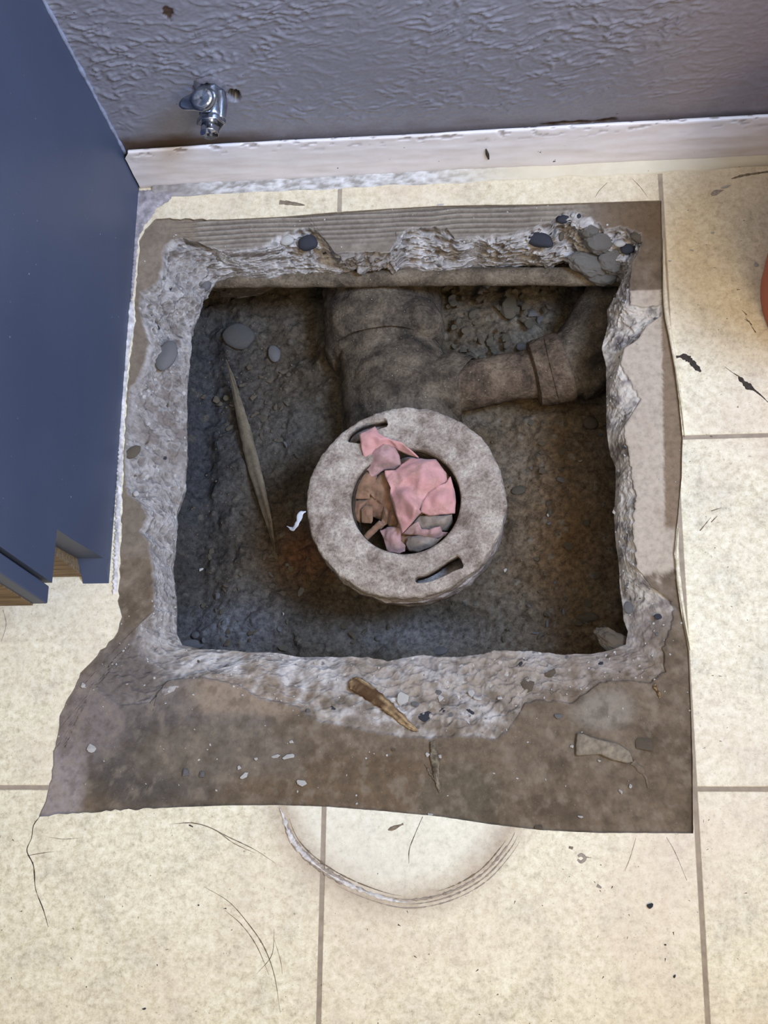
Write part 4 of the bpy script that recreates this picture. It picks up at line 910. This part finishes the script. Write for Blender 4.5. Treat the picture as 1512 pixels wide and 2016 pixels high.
# ------------------------------------------------------------------ baseboard and cove strip
bx = np.arange(-.1985, 1.6, .002); nbz = 30
t_ = np.linspace(0, 1, nbz)
lean = np.interp(bx, [-.2, -.13, -.05, .1, 1.6], [.0065, .0055, .003, .0012, .001])
rowsb = []
bh = np.interp(bx, [-.2, -.1, .1, .3, .5], [.0600, .0610, .0595, .0610, .0620])
for k in range(nbz):
    s = t_[k]
    yb = .5815 + .0035 * s + .0008 * math.sin(s * math.pi) * -1
    y = yb + (bx * 0); z = bh * s
    rowsb.append(np.stack([bx, y - lean * 0.3 * s, z], 1))
tk = .0034
for dz, dy in [(.0006, .0006), (.0008, tk * .5), (.0006, tk - .0004), (-.0004, tk), (-.012, tk), (-.04, tk + .0006)]:
    rowsb.append(np.stack([bx, .585 + dy - lean * .3, bh + dz], 1))
VB = np.array(rowsb)
# broken left end
endw = np.array([float(PY(u, v, .583).x) for u, v in [(266, 369), (256, 345), (250, 325), (241, 312), (249, 296)]])
ex = np.interp(np.clip(VB[:, :, 2] / .06, 0, 1), [0, .3, .55, .8, 1], endw)
VB[:, :, 0] = np.where(VB[:, :, 0] < ex, ex + .0006 * perlin(np.stack([VB[..., 2] * 300, VB[..., 2] * 0, VB[..., 2] * 0], -1)), VB[:, :, 0])
nb_ = fbm(VB * np.array([12, 60, 60]), 4, .6)
VB[:, :, 1] += -nb_ * .0005
chipm = sstep(.35, .5, fbm(VB * np.array([60, 200, 200]) + 3, 3)) * sstep(.7, 1, VB[..., 2] / bh[None])
VB[:, :, 1] += chipm * .0012; VB[..., 2] -= chipm * .0015
cb_ = np.empty(VB.shape); cb_[:] = lin((234, 226, 222)); cb_ = ov2(cb_, .5 * sstep(0, .7, nb_), (218, 208, 200))
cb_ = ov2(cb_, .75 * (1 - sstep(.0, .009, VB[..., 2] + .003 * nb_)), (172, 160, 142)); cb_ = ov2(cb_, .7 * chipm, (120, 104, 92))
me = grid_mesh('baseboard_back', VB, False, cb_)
t = MT('old_white_trim_paint', .45, 0, .4); c = t.attr(); n_ = t.noise(40, 4, .6, vec=None); c = t.mix(1.0, c, t.ramp(n_, (.3, .93), (.7, 1.04)), 'MULTIPLY'); sp_ = t.noise(130, 2); c = t.mix(t.ramp(sp_, (.745, 0.0), (.76, .9)), c, (74, 60, 52)); t.color(c); t.bump(t.noise(90, 3), .15, .0006)
m_trim = t.m
bb = link('baseboard_back', me, m_trim); bb['kind'] = 'structure'
# scuff on baseboard
q0, q1 = PY(957, 294, .5815), PY(962, 313, .5812)
V_ = tube([q0, (q0 + q1) / 2, q1], [.0006, .0016, .0008], 8, 10, 0); link('scuff', grid_mesh('scuff', V_, True), m_scuff2, bb)
# cove/caulk strip between vinyl and baseboard
sx_ = np.arange(-.186, 1.6, .0018); ns_ = 14; rs2 = []
wst = .0135 + .0025 * perlin(np.stack([sx_ * 30, sx_ * 0, sx_ * 0], -1)) - .002 * sstep(.3, .4, sx_)
for k in range(ns_):
    s = k / (ns_ - 1); y = .5835 - wst * s; z = .0050 * (1 - s) ** 1.6 + .0010 * (1 - s ** 6)
    rs2.append(np.stack([sx_, y, z + y * 0], 1))
VS = np.array(rs2); nr = fbm(VS * np.array([90, 220, 90]), 4, .6); rough_x = 1 - sstep(.05, .2, VS[..., 0])
VS[..., 2] += (nr * .0011 * (.25 + .9 * rough_x)) * np.sin(np.linspace(.15, 1, ns_) * math.pi)[:, None]
VS[-1, :, 2] = -.0008
cs = np.empty(VS.shape); cs[:] = lin((206, 192, 162)); cs = ov2(cs, rough_x, (178, 172, 164)); cs = ov2(cs, rough_x * .7 * sstep(0, .5, nr), (214, 210, 204)); cs = ov2(cs, rough_x * .6 * sstep(0, .5, -nr), (120, 110, 100)); cs = ov2(cs, (1 - sstep(-.16, -.11, VS[..., 0])) * .7, (124, 114, 108))
cs = ov2(cs, .5 * sstep(.33, .42, VS[..., 0]) * sstep(.5, 1, np.linspace(0, 1, ns_))[:, None], (110, 92, 70))
link('caulk_strip', grid_mesh('caulk_strip', VS[:, ::-1], False, cs[:, ::-1]), m_trim, bb)

# ------------------------------------------------------------------ grey mortar smear along the cabinet foot
def patch(name, outline, z0, m, colr, label=None, cat=None, parent=None, amp=.0008, step=.0014, seed=0):
    pts = [P(u, v, 0) for u, v in outline]; xs_ = [p.x for p in pts]; ys_ = [p.y for p in pts]
    dens = densify(pts + [pts[0]], .002)[:-1]
    dens = [Vector((p.x + rnd.uniform(-.0006, .0006), p.y + rnd.uniform(-.0006, .0006))) for p in dens]
    n = len(dens); inn = []
    from mathutils.geometry import intersect_point_line
    poly = [(p.x, p.y) for p in dens]
    def inside(x, y):
        c = False; j = n - 1
        for i in range(n):
            if (poly[i][1] > y) != (poly[j][1] > y) and x < (poly[j][0] - poly[i][0]) * (y - poly[i][1]) / (poly[j][1] - poly[i][1]) + poly[i][0]: c = not c
            j = i
        return c
    x = min(xs_)
    while x < max(xs_):
        y = min(ys_)
        while y < max(ys_):
            if inside(x, y): inn.append(Vector((x, y)))
            y += step
        x += step
    vs, es, fs, *_ = delaunay_2d_cdt(dens + inn, [(i, (i + 1) % n) for i in range(n)], [], 1, 1e-7)
    co = np.array([(v.x, v.y, 0) for v in vs]); nz = fbm(co * 120 + seed, 4, .6)
    dd = np.array([min((v - d).length for d in dens[::2]) for v in vs]); e = sstep(0, .004, dd)
    zz_ = z0 * sstep(0, .0015, dd) + amp * nz * e
    me = bpy.data.meshes.new(name); me.from_pydata([(v.x, v.y, max(float(z), .0001) if d > .0004 else -.0002) for v, z, d in zip(vs, zz_, dd)], [], [list(f) for f in fs])
    cc = np.empty((len(vs), 3)); cc[:] = lin(colr); cc = ov2(cc, .6 * sstep(0, .6, nz), tuple(min(255, int(c * 1.2)) for c in colr)); cc = ov2(cc, .6 * sstep(0, .6, -nz), tuple(int(c * .75) for c in colr))
    vcol(me, cc)
    o = link(name, me, m, parent); tag(o, label, cat); return o
patch('mortar_smear', [(262, 378), (300, 374), (345, 382), (330, 398), (308, 412), (300, 426), (286, 442), (273, 470), (268, 530), (262, 585), (257, 600), (262, 500), (264, 440)], .0016, m_conc, (150, 142, 142), 'rough grey mortar smear between the baseboard end and blue cabinet', 'mortar')
patch('caulk_strip', [(243, 600), (262, 592), (266, 630), (254, 700), (247, 790), (243, 860), (240, 960), (236, 1060), (233, 1100), (231, 1165), (222, 1172), (225, 1100), (228, 1000), (232, 900), (237, 780), (241, 690)], .0022, m_conc, (196, 188, 182), 'ragged dirty white caulk line at the foot of the blue cabinet', 'caulk', amp=.0014)

# ------------------------------------------------------------------ vanity cabinet
cab = empty('vanity_cabinet', (-.2, .36, 0), 'navy blue painted vanity cabinet standing left of the hole', 'cabinet')
CX = -.2
part('side_panel', bm_mesh('p', prism_bm([(.589, 0), (.589, .80), (.146, .80), (.146, .137), (.190, .137), (.192, .10), (.198, .02), (.186, .006), (.180, 0)], CX - .024, CX, 'X')), m_blue, cab, False)
bm = box_bm(-.80, CX - .002, .129, .1435, .137, .78, .0012)
door = part('door', bm_mesh('d', bm), m_blue, cab, False)
dface = bm_mesh('df', box_bm(-.79, CX - .014, .1278, .1292, .1372, .77)); me = dface; me.transform(Matrix.Translation((.2, -.36, 0))); link('door_face', me, m_bare, door, False)['label'] = 'worn brown face board'
part('toe_kick', bm_mesh('t', box_bm(-.80, CX - .0242, .1865, .200, .0005, .137)), m_bare, cab, False)['label'] = 'bare brown toe kick board'
part('bottom_panel', bm_mesh('b', box_bm(-.80, CX - .0242, .146, .585, .137, .150)), m_bare, cab, False)
part('side_panel', bm_mesh('p2', box_bm(-.82, -.8, .146, .589, 0, .80)), m_blue, cab, False)
part('countertop', bm_mesh('ct', box_bm(-.83, CX + .012, .11, .5895, .80, .828, .002)), simple('pale_countertop', (206, 200, 188), .35), cab, False)
part('caulk_line', grid_mesh('cl', tube([(CX + .0004, .5893, .05), (CX + .0008, .5893, .2), (CX + .0004, .5893, .5), (CX + .0004, .5893, .79)], [.0016, .0020, .0014, .0015], 8, 300, .0010, 50), True), simple('bluish_white_caulk', (150, 156, 176), .5, var=.15), cab)['label'] = 'ragged pale caulk line up the corner'

# ------------------------------------------------------------------ stop valve
x0, z0, yv = -.0940, .1400, WY
vb = Vector((x0, yv - .001, z0))
sv = empty('stop_valve', vb, 'chrome angle stop valve sticking out of the wall above the baseboard', 'valve')
def vpart(name, Vv, m, label=None, smooth=True):
    o = part(name, grid_mesh(name, Vv, True), m, sv, smooth)
    if label: o['label'] = label
    return o
vpart('supply_stub', tube([(x0, yv + .004, z0 + .004), (x0, yv - .012, z0 + .003)], [.0085, .0085], 28, 12), m_chrome)
vpart('compression_nut', tube([(x0, yv - .003, z0 + .003), (x0, yv - .0035, z0 + .003), (x0, yv - .0125, z0 + .002), (x0, yv - .013, z0 + .002)], [.009, .0122, .0122, .009], 6, 16, smoothpath=False), m_chrome, smooth=False)
vpart('valve_body', tube([(x0, yv - .011, z0 + .002), (x0 + .001, yv - .018, z0 + .001), (x0 + .0015, yv - .026, z0), (x0 + .001, yv - .031, z0)], [.0095, .0108, .0108, .0090], 32, 40, .0003, 90), m_chrome)
vpart('body_side', tube([(x0 + .0085, yv - .006, z0 + .004), (x0 + .0092, yv - .018, z0 + .002), (x0 + .0088, yv - .031, z0)], [.0050, .0062, .0052], 20, 24), m_chrome)
vpart('outlet_nut', tube([(x0 + .001, yv - .029, z0 - .001), (x0 + .001, yv - .0295, z0 - .001), (x0 + .001, yv - .0345, z0 - .002), (x0 + .001, yv - .035, z0 - .002)], [.009, .0130, .0130, .009], 6, 12, smoothpath=False), m_chrome, smooth=False)
oc, od = Vector((x0 + .0005, yv - .034, z0 - .002)), Vector((-.03, -1, .12)).normalized()
tp, tr_ = [], []
for k in range(9): tp.append(oc + od * (.0012 * k)); tr_.append(.0080 if k % 2 else .0075)
tp += [oc + od * .0106, oc + od * .0112, oc + od * .0111, oc + od * .0104]; tr_ += [.0080, .0076, .0068, .0064]
vpart('outlet_thread', tube(tp, tr_, 36, len(tp), caps=False, smoothpath=False), m_chrome2)
vpart('outlet_bore', tube([oc + od * .001, oc + od * .0095], [.0066, .0066], 24, 8), m_black)  # solid black plug standing in for the shade inside the outlet
hb = Vector((x0 + .0005, yv - .027, z0 + .024))
up_ = Vector((-.10, -.42, 1)).normalized()
vpart('handle_stem', tube([Vector((x0 + .0008, yv - .021, z0 + .006)), hb], [.0060, .0050], 20, 10), m_chrome2)
sx_v = Vector((1, 0, .10)).normalized(); sy_v = up_.cross(sx_v).normalized(); sx_v = sy_v.cross(up_).normalized()
n = 96; aa = np.linspace(0, 2 * math.pi, n, endpoint=False)
wing = np.exp(-((np.angle(np.exp(1j * (aa - math.pi * 1.04)))) / .42) ** 2); wing2 = np.exp(-((np.angle(np.exp(1j * (aa - .2)))) / .5) ** 2)
rad_ = .0108 + .0118 * wing + .0020 * wing2
rows_ = []
for hgt, sc_h in [(-.0040, .25), (-.0042, .80), (-.0030, .96), (0, 1.0), (.0022, .99), (.0036, .93), (.0040, .86)]:
    rows_.append((hgt, rad_ * sc_h))
for hgt, rr0 in [(.0046, .0100), (.0062, .0098), (.0070, .0088), (.0072, .0062), (.0066, .0030), (.0066, .0002)]:
    rows_.append((hgt, np.minimum(rad_ * .84, rr0)))
HV = np.array([[hb + up_ * hh + sx_v * float(rr_k * math.cos(a_)) + sy_v * float(rr_k * math.sin(a_)) for a_, rr_k in zip(aa, rk)] for hh, rk in rows_])
HV[..., 2] += fbm(HV * 220, 2) * .0003
hnd = vpart('handle', HV, m_chrome, 'oval chrome handle with a flat round cap')
bm = bmesh.new(); bmesh.ops.create_icosphere(bm, subdivisions=2, radius=.0011); me = bm_mesh('handle_screw', bm); me.transform(Matrix.Translation(hb + up_ * .0069 - Vector(vb))); link('handle_screw', me, m_stone_d, hnd)
vpart('plaster_collar', np.array([[(x0 + r_ * math.cos(a_), yv - y_ - .0006, z0 + .004 + r_ * 1.1 * math.sin(a_)) for a_ in np.linspace(0, 2 * math.pi, 40, endpoint=False)] for r_, y_ in [(.0092, .003), (.012, .0028), (.0145, .0014), (.0165, -.002)]]) + np.random.RandomState(2).normal(size=(4, 40, 3)) * .0003, simple('grey_collar', (124, 122, 130), .6), 'lumpy painted collar')

# ------------------------------------------------------------------ orange bucket at the right
bp = P(1511, 590, 0); bkx = bp.x + .0775; bp.y -= .0; 
bk = empty('orange_bucket', (bkx, bp.y, 0), 'orange plastic bucket standing on the vinyl at the right edge', 'bucket')
c0 = Vector((bkx, bp.y, 0))
def bpart(name, prof, m): return part(name, grid_mesh(name, lathe(prof, 96, c0), True), m, bk)
bpart('body', [(.001, .003), (.080, .003), (.083, .001), (.0842, .003), (.0845, .012), (.094, .22), (.092, .22), (.082, .014), (.001, .008)], m_orange)
bpart('rim', [(.0935, .200), (.098, .201), (.099, .206), (.0945, .208), (.0945, .215), (.098, .217), (.099, .223), (.092, .223)], m_orange)
V_ = tube([(bkx + .100 * math.sin(a_), bp.y + .100 * math.cos(a_) * .98, .205 - .03 * math.sin(a_)) for a_ in np.linspace(0, math.pi, 12)], [.0016] * 12, 8, 60); part('handle', grid_mesh('handle', V_, True), m_chrome, bk)
